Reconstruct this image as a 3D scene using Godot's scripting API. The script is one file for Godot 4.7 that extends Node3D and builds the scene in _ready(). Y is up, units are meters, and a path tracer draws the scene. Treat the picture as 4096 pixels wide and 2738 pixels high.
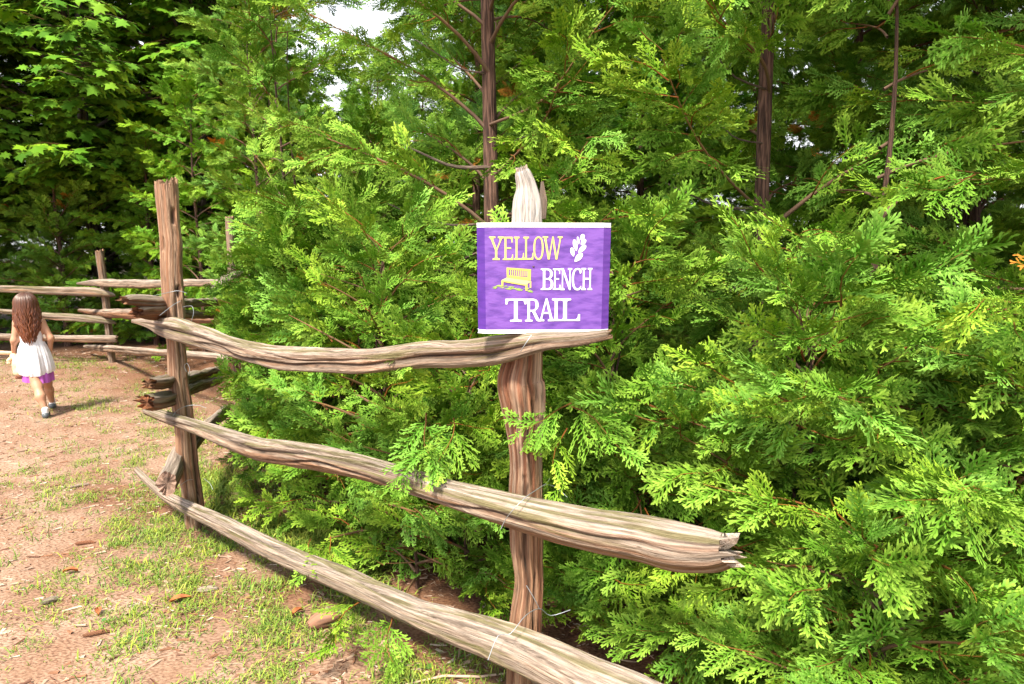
extends Node3D

# ------------------------------------------------------------------ helpers
class MB:
	# collects triangles of one mesh
	var v := PackedVector3Array()
	var c := PackedColorArray()
	var u := PackedVector2Array()
	var idx := PackedInt32Array()
	func vert(p: Vector3, col: Color, uv := Vector2.ZERO) -> int:
		v.append(p); c.append(col); u.append(uv)
		return v.size() - 1
	func tri(a: int, b: int, d: int) -> void:
		idx.append(a); idx.append(b); idx.append(d)
	func quad(a: int, b: int, d: int, e: int) -> void:
		tri(a, b, d); tri(a, d, e)
	func poly(pts: Array, col: Color) -> void:
		var f := v.size()
		for p in pts:
			vert(p, col)
		for i in range(1, pts.size() - 1):
			tri(f, f + i, f + i + 1)
	func kite(a: Vector3, b: Vector3, side: Vector3, w: float, mid: float, c0: Color, c1: Color) -> void:
		var m := a.lerp(b, mid)
		var i := vert(a, c0)
		vert(m - side * w, c0.lerp(c1, 0.6)); vert(b, c1); vert(m + side * w, c0.lerp(c1, 0.6))
		tri(i, i + 1, i + 2); tri(i, i + 2, i + 3)
	func strap(a: Vector3, b: Vector3, side: Vector3, w0: float, w1: float, c0: Color, c1: Color) -> void:
		var m := a.lerp(b, 0.72)
		var i := vert(a - side * w0, c0)
		vert(a + side * w0, c0); vert(m + side * w1, c0.lerp(c1, 0.7)); vert(m - side * w1, c0.lerp(c1, 0.7)); vert(b, c1)
		tri(i, i + 1, i + 2); tri(i, i + 2, i + 3); tri(i + 3, i + 2, i + 4)
	func tube(pts: Array, radii: Array, sides: int, col: Color, col_end: Color, vscale := 1.0) -> void:
		var rings := []
		var along := 0.0
		var ref := Vector3(0.31, 0.2, 0.93)
		var t0: Vector3 = (pts[1] - pts[0]).normalized()
		var nrm: Vector3 = t0.cross(ref if absf(t0.dot(ref)) < 0.9 else Vector3.RIGHT).normalized()
		for i in pts.size():
			var t: Vector3 = (pts[mini(i + 1, pts.size() - 1)] - pts[maxi(i - 1, 0)]).normalized()
			nrm = (nrm - t * nrm.dot(t)).normalized()
			var bin := t.cross(nrm)
			if i > 0:
				along += (pts[i] - pts[i - 1]).length()
			var ring := []
			var cc := col.lerp(col_end, float(i) / (pts.size() - 1))
			for k in sides + 1:
				var a := TAU * k / sides
				ring.append(vert(pts[i] + (nrm * cos(a) + bin * sin(a)) * radii[i], cc, Vector2(float(k) / sides, along * vscale)))
			rings.append(ring)
		for i in pts.size() - 1:
			for k in sides:
				quad(rings[i][k], rings[i][k + 1], rings[i + 1][k + 1], rings[i + 1][k])
	func mesh(smooth := false) -> ArrayMesh:
		var a := []
		a.resize(Mesh.ARRAY_MAX)
		a[Mesh.ARRAY_VERTEX] = v
		a[Mesh.ARRAY_COLOR] = c
		a[Mesh.ARRAY_TEX_UV] = u
		a[Mesh.ARRAY_INDEX] = idx
		if smooth:
			var n := PackedVector3Array()
			n.resize(v.size())
			for i in range(0, idx.size(), 3):
				var p := v[idx[i]]
				var f := (v[idx[i + 2]] - p).cross(v[idx[i + 1]] - p)
				n[idx[i]] += f; n[idx[i + 1]] += f; n[idx[i + 2]] += f
			for i in n.size():
				n[i] = n[i].normalized() if n[i].length_squared() > 0.0 else Vector3.UP
			a[Mesh.ARRAY_NORMAL] = n
		var m := ArrayMesh.new()
		m.add_surface_from_arrays(Mesh.PRIMITIVE_TRIANGLES, a)
		return m

var M := {}
var used := {}
var eye := Vector3(0, 1.55, 0)
var soft := FastNoiseLite.new()
var rough := FastNoiseLite.new()

func numbered(called: String) -> String:
	var n: int = used.get(called, 0)
	used[called] = n + 1
	return called if n == 0 else "%s_%03d" % [called, n]

func tag(o: Node3D, label: String, category := "", group := "", kind := "") -> void:
	o.set_meta("label", label)
	if category: o.set_meta("category", category)
	if group: o.set_meta("group", group)
	if kind: o.set_meta("kind", kind)

func thing(called: String, label: String, category: String, at := Vector3.ZERO, turn := 0.0, group := "") -> Node3D:
	var o := Node3D.new()
	o.name = numbered(called)
	add_child(o)
	o.position = at
	o.rotation.y = turn
	tag(o, label, category, group)
	return o

func part(called: String, mesh: Mesh, mat: Material, parent: Node3D, label := "") -> MeshInstance3D:
	var o := MeshInstance3D.new()
	o.name = called
	o.mesh = mesh
	o.material_override = mat
	parent.add_child(o, true)
	if label: o.set_meta("label", label)
	return o

func top(called: String, mesh: Mesh, mat: Material, label: String, category: String, group := "", kind := "") -> MeshInstance3D:
	var o := MeshInstance3D.new()
	o.name = numbered(called)
	o.mesh = mesh
	o.material_override = mat
	add_child(o)
	tag(o, label, category, group, kind)
	return o

func many(called: String, mesh: Mesh, mat: Material, xf: Array, cols: Array, parent: Node3D) -> MultiMeshInstance3D:
	var mm := MultiMesh.new()
	mm.transform_format = MultiMesh.TRANSFORM_3D
	mm.use_colors = true
	mm.mesh = mesh
	mm.instance_count = xf.size()
	for i in xf.size():
		mm.set_instance_transform(i, xf[i])
		mm.set_instance_color(i, cols[i])
	var o := MultiMeshInstance3D.new()
	o.name = called if parent != self else numbered(called)
	o.multimesh = mm
	o.material_override = mat
	o.set_meta("kind", "stuff")
	parent.add_child(o, true)
	return o

func ground_y(x: float, z: float) -> float:
	var d := Vector2(x, z).length()
	return 0.02 * soft.get_noise_2d(x * 0.8, z * 0.8) + 0.2 * smoothstep(8.2, 10.0, d) * smoothstep(2.0, -2.0, x) + 0.006 * soft.get_noise_2d(x * 7.0, z * 7.0)

func spline(pts: Array, t: float) -> Array:
	# Catmull-Rom through [x, y, z, r] rows
	var n := pts.size() - 1
	var i := clampi(int(t * n), 0, n - 1)
	var f := t * n - i
	var out := []
	for k in 4:
		var a: float = pts[maxi(i - 1, 0)][k]
		var b: float = pts[i][k]
		var d: float = pts[i + 1][k]
		var e: float = pts[mini(i + 2, n)][k]
		out.append(0.5 * (2 * b + (d - a) * f + (2 * a - 5 * b + 4 * d - e) * f * f + (3 * b - a - 3 * d + e) * f * f * f))
	return out

# weathered timber: a swept, grooved and cracked log through [x, y, z, half thickness] rows
func timber(pts: Array, deep: float, seed_: int, step: float, sides: int, tones: Array, cracks: Array, lump := 0.15, ragged := 0.5, moss := 0.0, ends := Color(0.36, 0.21, 0.12), bleached := 0.0) -> ArrayMesh:
	var b := MB.new()
	var length := 0.0
	for i in pts.size() - 1:
		length += Vector3(pts[i][0] - pts[i + 1][0], pts[i][1] - pts[i + 1][1], pts[i][2] - pts[i + 1][2]).length()
	var n := maxi(int(length / step), 6)
	var off := seed_ * 17.3
	var upright: bool = absf(pts[0][1] - pts[-1][1]) > length * 0.75
	var facets := []
	var fr := RandomNumberGenerator.new()
	fr.seed = seed_ * 7 + 1
	var nf := 5 if not upright else 6
	for k in nf:
		facets.append([TAU * (k + fr.randf_range(-0.25, 0.25)) / nf, fr.randf_range(0.84, 1.02), fr.randf_range(-0.5, 0.5)])
	var rows := []
	var mids := []
	var s := 0.0
	for i in n + 1:
		var q := spline(pts, float(i) / n)
		var q2 := spline(pts, minf(float(i) / n + 0.01, 1.0))
		var q1 := spline(pts, maxf(float(i) / n - 0.01, 0.0))
		var p := Vector3(q[0], q[1], q[2])
		var t := (Vector3(q2[0], q2[1], q2[2]) - Vector3(q1[0], q1[1], q1[2])).normalized()
		var up := Vector3(-p.x, 0, -p.z).normalized() if upright else Vector3.UP
		var side := t.cross(up).normalized()
		up = side.cross(t).normalized()
		var r: float = maxf(q[3], 0.004)
		var ru := r * deep if upright else r
		var rs := r if upright else r * deep
		if i > 0:
			s += p.distance_to(mids[-1][0])
		var row := []
		for k in sides + 1:
			var a := TAU * (k % sides) / sides
			var ca := cos(a)
			var sa := sin(a)
			# split faces meeting in rounded edges, twisting slowly along the length
			var flat := 1.22
			for fc in facets:
				var cc := cos(angle_difference(a, fc[0] + fc[2] * s * 0.5))
				if cc > 0.2:
					flat = minf(flat, fc[1] / cc)
			var shape := lerpf(flat, 1.0, 0.35) + lump * rough.get_noise_3d(ca * 14 + off, sa * 14, s * 22) + lump * 0.5 * rough.get_noise_3d(ca * 34 + off, sa * 34, s * 60)
			var warp := 1.2 * rough.get_noise_2d(s * 40, off + 3)
			var grain := rough.get_noise_3d(ca * 120 + off + warp, sa * 120 + off, s * 26)
			var fine := rough.get_noise_3d(ca * 620 + off + warp * 4, sa * 620 - off, s * 46)
			var where := clampf(0.75 + 1.8 * rough.get_noise_3d(ca * 30, sa * 30 + off, s * 50), 0.0, 1.0)
			var groove := lerpf(1.0, smoothstep(0.0, 0.085, absf(grain)), where)
			var cut := 0.0
			for cr in cracks:
				# [angle, start, end, half width (rad), depth (share of the radius)]
				if s > cr[1] and s < cr[2]:
					var wander: float = cr[0] + 0.5 * rough.get_noise_2d(s * 30 + cr[0] * 50, off)
					var da := absf(angle_difference(a, wander))
					var taper: float = sqrt(maxf(sin(PI * (s - cr[1]) / (cr[2] - cr[1])), 0.0))
					cut = maxf(cut, cr[4] * taper * clampf(1.0 - da / cr[3], 0.0, 1.0))
			var rr := shape * (1.0 - cut) - (1.0 - groove) * 0.07 + fine * 0.03
			var at := p + (side * ca * rs + up * sa * ru) * rr
			if i == 0 or i == n:
				at += t * (rough.get_noise_3d(ca * 60 + off, sa * 60, 9.0 + i) + 0.15 * ca) * r * ragged * 2.0
			# colour: weathered grey, tan and bare red-brown wood in long streaks
			var w1 := clampf(0.5 + 1.5 * rough.get_noise_3d(ca * 40 - off, sa * 40, s * 14), 0, 1)
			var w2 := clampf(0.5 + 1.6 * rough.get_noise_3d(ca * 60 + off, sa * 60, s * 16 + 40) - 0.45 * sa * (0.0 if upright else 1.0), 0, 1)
			var col: Color = tones[0].lerp(tones[1], w1).lerp(tones[2], w2 * w2 * 0.85)
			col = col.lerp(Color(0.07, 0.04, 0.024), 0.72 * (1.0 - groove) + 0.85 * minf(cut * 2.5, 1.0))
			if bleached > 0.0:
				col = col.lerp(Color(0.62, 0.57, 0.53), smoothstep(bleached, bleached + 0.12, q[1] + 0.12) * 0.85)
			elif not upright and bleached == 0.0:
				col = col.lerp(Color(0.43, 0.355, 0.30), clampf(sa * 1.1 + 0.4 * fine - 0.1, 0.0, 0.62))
			col = col * (1.0 + 0.75 * fine)
			if moss > 0.0:
				var mm := clampf((rough.get_noise_3d(ca * 50, sa * 50 + off, s * 35) + moss - 0.35 + 0.25 * sa) * 3.0, 0, 0.75)
				col = col.lerp(Color(0.13, 0.115, 0.03), mm)
			col.a = 1
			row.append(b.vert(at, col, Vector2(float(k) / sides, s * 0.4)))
		rows.append(row)
		mids.append([p, t, r])
	for i in n:
		for k in sides:
			b.quad(rows[i][k], rows[i][k + 1], rows[i + 1][k + 1], rows[i + 1][k])
	for e in [0, n]:
		var d: float = -1.0 if e == 0 else 1.0
		var inner := []
		var outer := []
		for k in sides + 1:
			var p: Vector3 = b.v[rows[e][k]]
			outer.append(b.vert(p, ends, Vector2(p.x * 3, p.y * 3)))
			var q: Vector3 = p.lerp(mids[e][0], 0.5) + mids[e][1] * d * mids[e][2] * ragged * 0.5 * rough.get_noise_3d(p.x * 900, p.y * 900, p.z * 900)
			inner.append(b.vert(q, ends * (0.8 + 0.7 * rough.get_noise_3d(q.x * 1500, q.y * 1500, q.z * 1500)), Vector2(q.x * 3, q.y * 3)))
		var mid := b.vert(mids[e][0], ends * 0.7)
		for k in sides:
			if d < 0:
				b.quad(outer[k], inner[k], inner[k + 1], outer[k + 1]); b.tri(inner[k], mid, inner[k + 1])
			else:
				b.quad(outer[k], outer[k + 1], inner[k + 1], inner[k]); b.tri(inner[k], inner[k + 1], mid)
	return b.mesh(true)

func wire(rows: Array, r := 0.0013) -> ArrayMesh:
	var b := MB.new()
	var pts := []
	var rad := []
	for i in rows.size() * 4 - 3:
		var q := []
		for p in rows:
			q.append([p[0], p[1], p[2], r])
		var s := spline(q, float(i) / (rows.size() * 4 - 4))
		pts.append(Vector3(s[0], s[1], s[2]))
		rad.append(r)
	b.tube(pts, rad, 5, Color.WHITE, Color.WHITE)
	return b.mesh(true)

# ------------------------------------------------------------------ bodies: tapered capsules joined smoothly, meshed as surface nets
func body(bones: Array, cell: float, k: float, colour: Callable, floor_y := -1e9) -> ArrayMesh:
	var lo := Vector3.INF
	var hi := -Vector3.INF
	for o in bones:
		var r: float = maxf(o[2], o[3]) + k + cell * 2
		lo = lo.min(o[0] - Vector3.ONE * r).min(o[1] - Vector3.ONE * r)
		hi = hi.max(o[0] + Vector3.ONE * r).max(o[1] + Vector3.ONE * r)
	var n := Vector3i(((hi - lo) / cell).ceil()) + Vector3i.ONE
	var f := PackedFloat32Array()
	f.resize(n.x * n.y * n.z)
	f.fill(1.0)
	for o in bones:
		var a: Vector3 = o[0]
		var ab: Vector3 = o[1] - a
		var ll := maxf(ab.length_squared(), 1e-9)
		var sq: Vector3 = o[4] if o.size() > 4 else Vector3.ONE
		var r: float = (maxf(o[2], o[3]) + k + cell * 2) * maxf(1.0, maxf(1.0 / sq.x, maxf(1.0 / sq.y, 1.0 / sq.z)))
		var i0 := Vector3i(((a.min(o[1]) - Vector3.ONE * r - lo) / cell).floor()).clamp(Vector3i.ZERO, n - Vector3i.ONE)
		var i1 := Vector3i(((a.max(o[1]) + Vector3.ONE * r - lo) / cell).ceil()).clamp(Vector3i.ZERO, n - Vector3i.ONE)
		for z in range(i0.z, i1.z + 1):
			for y in range(i0.y, i1.y + 1):
				var base := (z * n.y + y) * n.x
				for x in range(i0.x, i1.x + 1):
					var p := lo + Vector3(x, y, z) * cell - a
					var h := clampf(p.dot(ab) / ll, 0, 1)
					var d := ((p - ab * h) * sq).length() - lerpf(o[2], o[3], h)
					var e := f[base + x]
					var m := maxf(k - absf(d - e), 0.0) / k
					f[base + x] = minf(d, e) - m * m * k * 0.25
	if floor_y > -1e8:
		for y in n.y:
			var g := floor_y - (lo.y + y * cell)
			for z in n.z:
				for x in n.x:
					var at := (z * n.y + y) * n.x + x
					f[at] = maxf(f[at], g)
	var b := MB.new()
	var ids := {}
	var corner := [0, 1, n.x, n.x + 1, n.x * n.y, n.x * n.y + 1, n.x * n.y + n.x, n.x * n.y + n.x + 1]
	for z in n.z - 1:
		for y in n.y - 1:
			var base := (z * n.y + y) * n.x
			for x in n.x - 1:
				var at := base + x
				if absf(f[at]) > cell * 3:
					continue
				var inside := 0
				for o in corner:
					if f[at + o] < 0: inside += 1
				if inside == 0 or inside == 8:
					continue
				var sum := Vector3.ZERO
				var cnt := 0
				for e in 12:
					var ax := e / 4
					var c0: int = [[0, 2, 4, 6], [0, 1, 4, 5], [0, 1, 2, 3]][ax][e % 4]
					var c1: int = c0 + [1, 2, 4][ax]
					var f0 := f[at + corner[c0]]
					var f1 := f[at + corner[c1]]
					if (f0 < 0) != (f1 < 0):
						var p := Vector3(c0 & 1, (c0 >> 1) & 1, c0 >> 2)
						p[ax] += f0 / (f0 - f1)
						sum += p
						cnt += 1
				var w := lo + (Vector3(x, y, z) + sum / cnt) * cell
				ids[at] = b.vert(w, colour.call(w))
	for at in ids:
		for ax in 3:
			var st: int = [1, n.x, n.x * n.y][ax]
			if at + st >= f.size():
				continue
			var s0 := f[at] < 0
			if s0 == (f[at + st] < 0):
				continue
			var u: int = [n.x, n.x * n.y, 1][ax]
			var w: int = [n.x * n.y, 1, n.x][ax]
			if not (ids.has(at - u) and ids.has(at - w) and ids.has(at - u - w)):
				continue
			if s0:
				b.quad(ids[at], ids[at - w], ids[at - u - w], ids[at - u])
			else:
				b.quad(ids[at], ids[at - u], ids[at - u - w], ids[at - w])
	return b.mesh(true)

# ------------------------------------------------------------------ foliage
# a flat cedar spray: axis, alternate branchlets, each with scale-leaf lobes
func frond(b: MB, x: Transform3D, size: float, rng: RandomNumberGenerator, fine: bool) -> void:
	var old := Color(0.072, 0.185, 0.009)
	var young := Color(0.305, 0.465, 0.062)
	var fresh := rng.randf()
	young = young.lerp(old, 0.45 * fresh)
	var n := maxi(int(size / 0.0165), 3) + 1
	var droop := rng.randf_range(-0.1, 0.45) * size
	var nrm := x.basis.y
	var width := rng.randf_range(0.52, 0.72)
	var prev := x.origin
	var sway := rng.randf_range(-0.16, 0.16) * size
	for i in n + 1:
		var t := (i + 0.75) / (n + 0.75)
		var p := x * Vector3(size * t, -droop * t * t, sway * t * t)
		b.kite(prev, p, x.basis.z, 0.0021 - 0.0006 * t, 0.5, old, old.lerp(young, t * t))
		prev = p
		if i == n:
			break
		for s: float in [-1.0, 1.0]:
			var env := pow(1.0 - t, 0.55) * minf(1.0, 0.35 + 1.9 * t)
			var l := size * width * env * rng.randf_range(0.55, 1.15) + 0.010
			var ang := rng.randf_range(0.58, 0.92) - 0.2 * t
			var ll: Vector3 = p + x.basis.x * (0.005 * s)
			var dir := (x.basis * Vector3(cos(ang), rng.randf_range(-0.32, 0.24), s * sin(ang))).normalized()
			var fwd := (dir + x.basis.x * rng.randf_range(0.3, 0.8) - nrm * rng.randf_range(-0.1, 0.25)).normalized()
			var mid: Vector3 = ll + dir * l * 0.5
			var tip: Vector3 = mid + fwd * l * 0.5
			var acr := dir.cross(nrm).normalized()
			if not fine:
				b.kite(ll, tip, acr, 0.0042, 0.6, old, young)
				for g: float in [-1.0, 1.0]:
					b.kite(ll.lerp(tip, 0.3), ll.lerp(tip, 0.62) + acr * 0.015 * g, dir, 0.0036, 0.6, old, young)
				continue
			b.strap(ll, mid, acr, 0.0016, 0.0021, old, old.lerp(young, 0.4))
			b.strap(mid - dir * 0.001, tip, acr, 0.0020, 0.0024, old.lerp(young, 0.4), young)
			var k := int(l / 0.0100)
			for j in k:
				var q := (j + 0.9) / (k + 0.8)
				var r: Vector3 = ll.lerp(mid, q * 2) if q < 0.5 else mid.lerp(tip, q * 2 - 1)
				var g: float = 1.0 if (j % 2 == 0) else -1.0
				var ax := dir.lerp(fwd, q)
				var ld := (ax * 0.84 + acr * g * rng.randf_range(0.4, 0.62) + nrm * rng.randf_range(-0.35, 0.25)).normalized()
				var lw := (0.0085 + 0.0115 * (1.0 - q)) * rng.randf_range(0.65, 1.35)
				b.strap(r, r + ld * lw, ld.cross(nrm).normalized(), 0.0018, 0.0021, old.lerp(young, q * 0.5), young)

func sprig(seed_: int, fine: bool) -> ArrayMesh:
	var rng := RandomNumberGenerator.new()
	rng.seed = seed_
	var b := MB.new()
	var n := 7
	var length := 0.20
	var pts := []
	var rad := []
	for i in 6:
		var t := i / 5.0
		pts.append(Vector3(length * t, 0.012 * sin(t * 4 + seed_) - 0.03 * t * t, 0.012 * sin(t * 5 + seed_ * 2)))
		rad.append(0.0026 * (1 - 0.7 * t))
	b.tube(pts, rad, 4, Color(0.17, 0.062, 0.02), Color(0.20, 0.12, 0.022))
	for i in n:
		var t := 0.14 + 0.80 * i / (n - 1)
		var f := t * 5
		var p: Vector3 = pts[int(f)].lerp(pts[mini(int(f) + 1, 5)], f - int(f))
		var s := 1.0 if i % 2 == 0 else -1.0
		var ang := s * rng.randf_range(0.55, 0.95) * (1.0 - 0.35 * t)
		if i == n - 1: ang = 0.0
		var bs := Basis(Vector3.UP, -ang) * Basis(Vector3.BACK, rng.randf_range(-0.5, 0.4)) * Basis(Vector3.RIGHT, rng.randf_range(-1.25, 1.25))
		frond(b, Transform3D(bs, p), lerpf(0.130, 0.085, t) * rng.randf_range(0.85, 1.15), rng, fine)
	return b.mesh()

# a spray of maple leaves on a thin twig
func maple_spray(seed_: int) -> ArrayMesh:
	var rng := RandomNumberGenerator.new()
	rng.seed = seed_
	var b := MB.new()
	b.tube([Vector3.ZERO, Vector3(0.2, 0.0, 0.02), Vector3(0.42, -0.05, 0)], [0.004, 0.003, 0.0015], 4, Color(0.12, 0.07, 0.04), Color(0.12, 0.09, 0.03))
	for i in 13:
		var t := 0.12 + 0.88 * i / 12.0
		var s := 1.0 if i % 2 == 0 else -1.0
		var p := Vector3(0.42 * t, -0.05 * t * t, 0)
		var reach := rng.randf_range(0.04, 0.11)
		var ang := s * rng.randf_range(0.5, 1.3) if i < 12 else 0.0
		var q := p + Vector3(cos(ang) * reach, -0.012, sin(ang) * reach)
		b.kite(p, q, Vector3.UP, 0.0012, 0.5, Color(0.15, 0.12, 0.03), Color(0.15, 0.12, 0.03))
		var bs := Basis(Vector3.UP, -ang + rng.randf_range(-0.4, 0.4)) * Basis(Vector3.BACK, rng.randf_range(-0.75, -0.1)) * Basis(Vector3.RIGHT, rng.randf_range(-0.45, 0.45))
		var z := rng.randf_range(0.060, 0.088)
		var c := Color(0.070, 0.175, 0.010).lerp(Color(0.19, 0.33, 0.02), rng.randf())
		# five pointed lobes with notches, outline in leaf space
		var rim := [[-0.35, 0.0], [-0.55, 0.28], [-0.12, 0.30], [-0.05, 0.95], [0.28, 0.55], [0.62, 0.80], [0.62, 0.34], [1.35, 0.0]]
		var outline := []
		for r in rim: outline.append(Vector2(r[0], r[1]))
		for k in range(rim.size() - 2, 0, -1): outline.append(Vector2(rim[k][0], -rim[k][1]))
		var mid := b.vert(q + bs * (Vector3(0.15, 0.06, 0) * z), c)
		var first := b.v.size()
		for o in outline:
			b.vert(q + bs * (Vector3(o.x + 0.35, -0.12 * absf(o.y) - 0.1 * o.x * o.x, o.y) * z), c)
		for k in outline.size():
			b.tri(mid, first + k, first + (k + 1) % outline.size())
	return b.mesh()

var sprigs_fine := []
var sprigs_plain := []
var maple_sprays := []
var fence_a := Vector3(0.041, 0, -2.218)
var fence_n := Vector3(-0.633, 0, 0.774)

func pruned(p: Vector3, rng: RandomNumberGenerator) -> bool:
	# the fence, the trail and the visitors' side are kept clear of growth
	if p.distance_to(eye) < 1.25 or p.y < 0.03:
		return true
	var f := (p - fence_a).dot(fence_n)
	if p.x < 0.2:
		if p.x > -2.0 and f > -0.10:
			return true
		if p.x <= -2.0 and p.z > -9.1 and (p - Vector3(-2.6, 0, -6.3)).dot(Vector3(-0.69, 0, 0.72)) > -0.12:
			return true
		if p.x <= -1.75 and p.z > -6.3 and (p - Vector3(-1.81, 0, -3.73)).dot(Vector3(-0.96, 0, 0.28)) > -0.12:
			return true
	elif p.x < 0.62 and p.y > 0.15:
		if f > 0.0 - 0.10 + 0.35 * (p.x - 0.2):
			return true
	elif f > 0.75:
		return true
	return false

# one cedar: trunk, branches, sprays
func cedar(called: String, label: String, x: float, z: float, high: float, spread: float, trunk_r: float, seed_: int, opt := {}) -> Node3D:
	var rng := RandomNumberGenerator.new()
	rng.seed = seed_
	var o := thing(called, label, "tree", Vector3(x, ground_y(x, z), z), 0.0, opt.get("group", "cedars behind the rail fence"))
	var org := o.position
	var near: bool = opt.get("near", false)
	var low: float = opt.get("low", 0.15)
	var bark := Color(0.15, 0.082, 0.056)
	for st in opt.get("stems", [[0.0, 0.0, 1.0]]):
		var b := MB.new()
		var pts := []
		var rad := []
		for i in 15:
			var t := i / 14.0
			pts.append(Vector3(st[0] + 0.05 * sin(t * 7 + seed_) * t + st[0] * t, -0.1 + (high * st[2] + 0.1) * t, st[1] + 0.05 * cos(t * 6 + seed_) * t))
			rad.append(maxf(trunk_r * pow(1.0 - t, 0.75) * (1.0 + 0.35 * exp(-t * 40)), 0.003))
		b.tube(pts, rad, 14, bark, bark, 0.6)
		part("trunk", b.mesh(true), M.bark, o)
	var count := int((high - low) * opt.get("rate", 13.0))
	var xf := []
	var heap := MB.new()
	var az := rng.randf() * TAU
	var lean: Vector3 = opt.get("lean", Vector3.ZERO)
	for i in count:
		var t := (i + rng.randf()) / count
		var y := low + (high - low) * t
		az += 2.39996 + rng.randf_range(-0.35, 0.35)
		var prof: float = minf(1.0, 0.62 + t * 2.0) * pow(1.0 - t, 0.62) if not opt.has("bushy") else minf(1.0, 0.8 + t) * pow(1.0 - t, 0.5)
		var l := spread * prof * rng.randf_range(0.72, 1.15) + 0.10
		var dir := Vector3(cos(az), 0, sin(az))
		l *= 1.0 + lean.dot(dir)
		if opt.has("open") and dir.dot(opt.open) > opt.get("open_dot", 0.35) and y > opt.open_from and y < opt.open_to and rng.randf() < 0.95:
			continue
		var pitch := rng.randf_range(0.05, 0.75) + 0.45 * t
		var pts := []
		var rad := []
		var p := Vector3(0, y, 0)
		var seg := 9
		var wig := rng.randf() * TAU
		for k in seg + 1:
			pts.append(p)
			rad.append(lerpf(0.0035 + 0.0075 * l, 0.0016, pow(float(k) / seg, 0.8)))
			var q := float(k) / seg
			var e := pitch - 1.0 * q + 0.75 * q * q
			var d := dir.rotated(Vector3.UP, 0.18 * sin(q * 5 + wig))
			p += (d * cos(e) + Vector3.UP * sin(e)) * l / seg
		# trim a branch where it would cross the fence
		var keep := pts.size()
		for k in pts.size():
			if pruned(pts[k] + org, rng):
				keep = k
				break
		if keep < 3:
			continue
		if keep < pts.size():
			pts = pts.slice(0, keep); rad = rad.slice(0, keep)
			rad[-1] = 0.0015
		var br := heap
		if near: br = MB.new()
		br.tube(pts, rad, 5, Color(0.13, 0.075, 0.05), Color(0.19, 0.095, 0.03), 0.6)
		if near: part("branch", br.mesh(true), M.twig, o)
		# sprays on alternate sides, all along the outer part
		var here := 0.0
		var gap: float = opt.get("gap", 0.078)
		var turn := 1.0
		var total := l * (pts.size() - 1) / seg
		here = l * opt.get("bare", 0.22)
		while here < total:
			var f := here / l * seg
			var k := mini(int(f), pts.size() - 2)
			var a: Vector3 = pts[k].lerp(pts[k + 1], f - k)
			var tan: Vector3 = (pts[k + 1] - pts[k]).normalized()
			var q := here / l
			var side := tan.cross(Vector3.UP).normalized() * turn
			var up := side.cross(tan).normalized() * turn
			if up.y < 0: up = -up
			var open := rng.randf_range(0.5, 0.95) * (1.0 - 0.4 * q)
			var xx := (tan * cos(open) + side * sin(open) - Vector3.UP * rng.randf_range(-0.55, 0.45)).normalized()
			var yy := (up - xx * up.dot(xx)).normalized().rotated(xx, rng.randf_range(-1.2, 1.2))
			var sc: float = rng.randf_range(0.65, 1.1) * lerpf(1.1, 0.8, q) * opt.get("size", 1.42)
			xf.append(Transform3D(Basis(xx, yy, xx.cross(yy)).scaled_local(Vector3(sc, sc, sc * turn)), a))
			turn = -turn
			here += gap * rng.randf_range(0.7, 1.3)
		var te: Vector3 = (pts[-1] - pts[-2]).normalized()
		var ty := (Vector3.UP - te * te.y).normalized().rotated(te, rng.randf_range(-0.6, 0.6))
		xf.append(Transform3D(Basis(te, ty, te.cross(ty)).scaled_local(Vector3.ONE * opt.get("size", 1.42)), pts[-1]))
	if not near and heap.v.size():
		part("branches", heap.mesh(true), M.twig, o).set_meta("kind", "stuff")
	# leader sprays at the very top
	for i in (4 if opt.has("bushy") else 9):
		var a := rng.randf() * TAU
		var d := Vector3(cos(a) * 0.9, 0.55, sin(a) * 0.9).normalized()
		var yv := d.cross(Vector3(-sin(a), 0.1, cos(a))).normalized()
		xf.append(Transform3D(Basis(d, yv, d.cross(yv)), Vector3(0, high - 0.05 * i, 0)))
	for s in opt.get("extra", []):
		xf.append(s)
	var kept := []
	for k in xf.size():
		var q: Transform3D = xf[k]
		if k >= xf.size() - opt.get("extra", []).size():
			kept.append(q)
		elif not pruned(q * Vector3(0.14, 0, 0) + org, rng) and not pruned(q * Vector3(0.25, 0, 0) + org, rng):
			kept.append(q)
	var ranked := []
	for q in kept:
		var w: Vector3 = q.origin + org
		var seen := absf(w.x) < -w.z * 0.85 and w.y < 1.55 - w.z * 0.45
		ranked.append([(w - eye).length() + (0.0 if seen else 100.0), rng.randf(), q])
	ranked.sort_custom(func(l1, l2): return l1[0] < l2[0])
	var single: int = opt.get("single", 0)
	var rest := []
	var tints := []
	var hue := Color(rng.randf_range(0.86, 1.14), rng.randf_range(0.94, 1.05), rng.randf_range(0.7, 1.4))
	for k in ranked.size():
		var tone: float = ranked[k][1]
		if k < single and ranked[k][0] < 50.0:
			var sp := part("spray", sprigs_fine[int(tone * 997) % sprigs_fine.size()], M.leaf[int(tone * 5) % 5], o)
			sp.transform = ranked[k][2]
		else:
			rest.append(ranked[k][2])
			tints.append(tint(tone) * hue if rng.randf() > 0.012 else Color(2.1, 0.5, 0.6))
	var set_: Array = sprigs_fine if opt.get("fine", near) else sprigs_plain
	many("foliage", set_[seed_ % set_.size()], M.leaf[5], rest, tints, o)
	return o

func tint(t: float) -> Color:
	var k := int(t * 5) % 5
	return [Color(0.76, 0.86, 0.8), Color(1, 1, 1), Color(1.10, 1.08, 1.1), Color(0.84, 0.98, 1.25), Color(1.2, 1.1, 0.85)][k]

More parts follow.
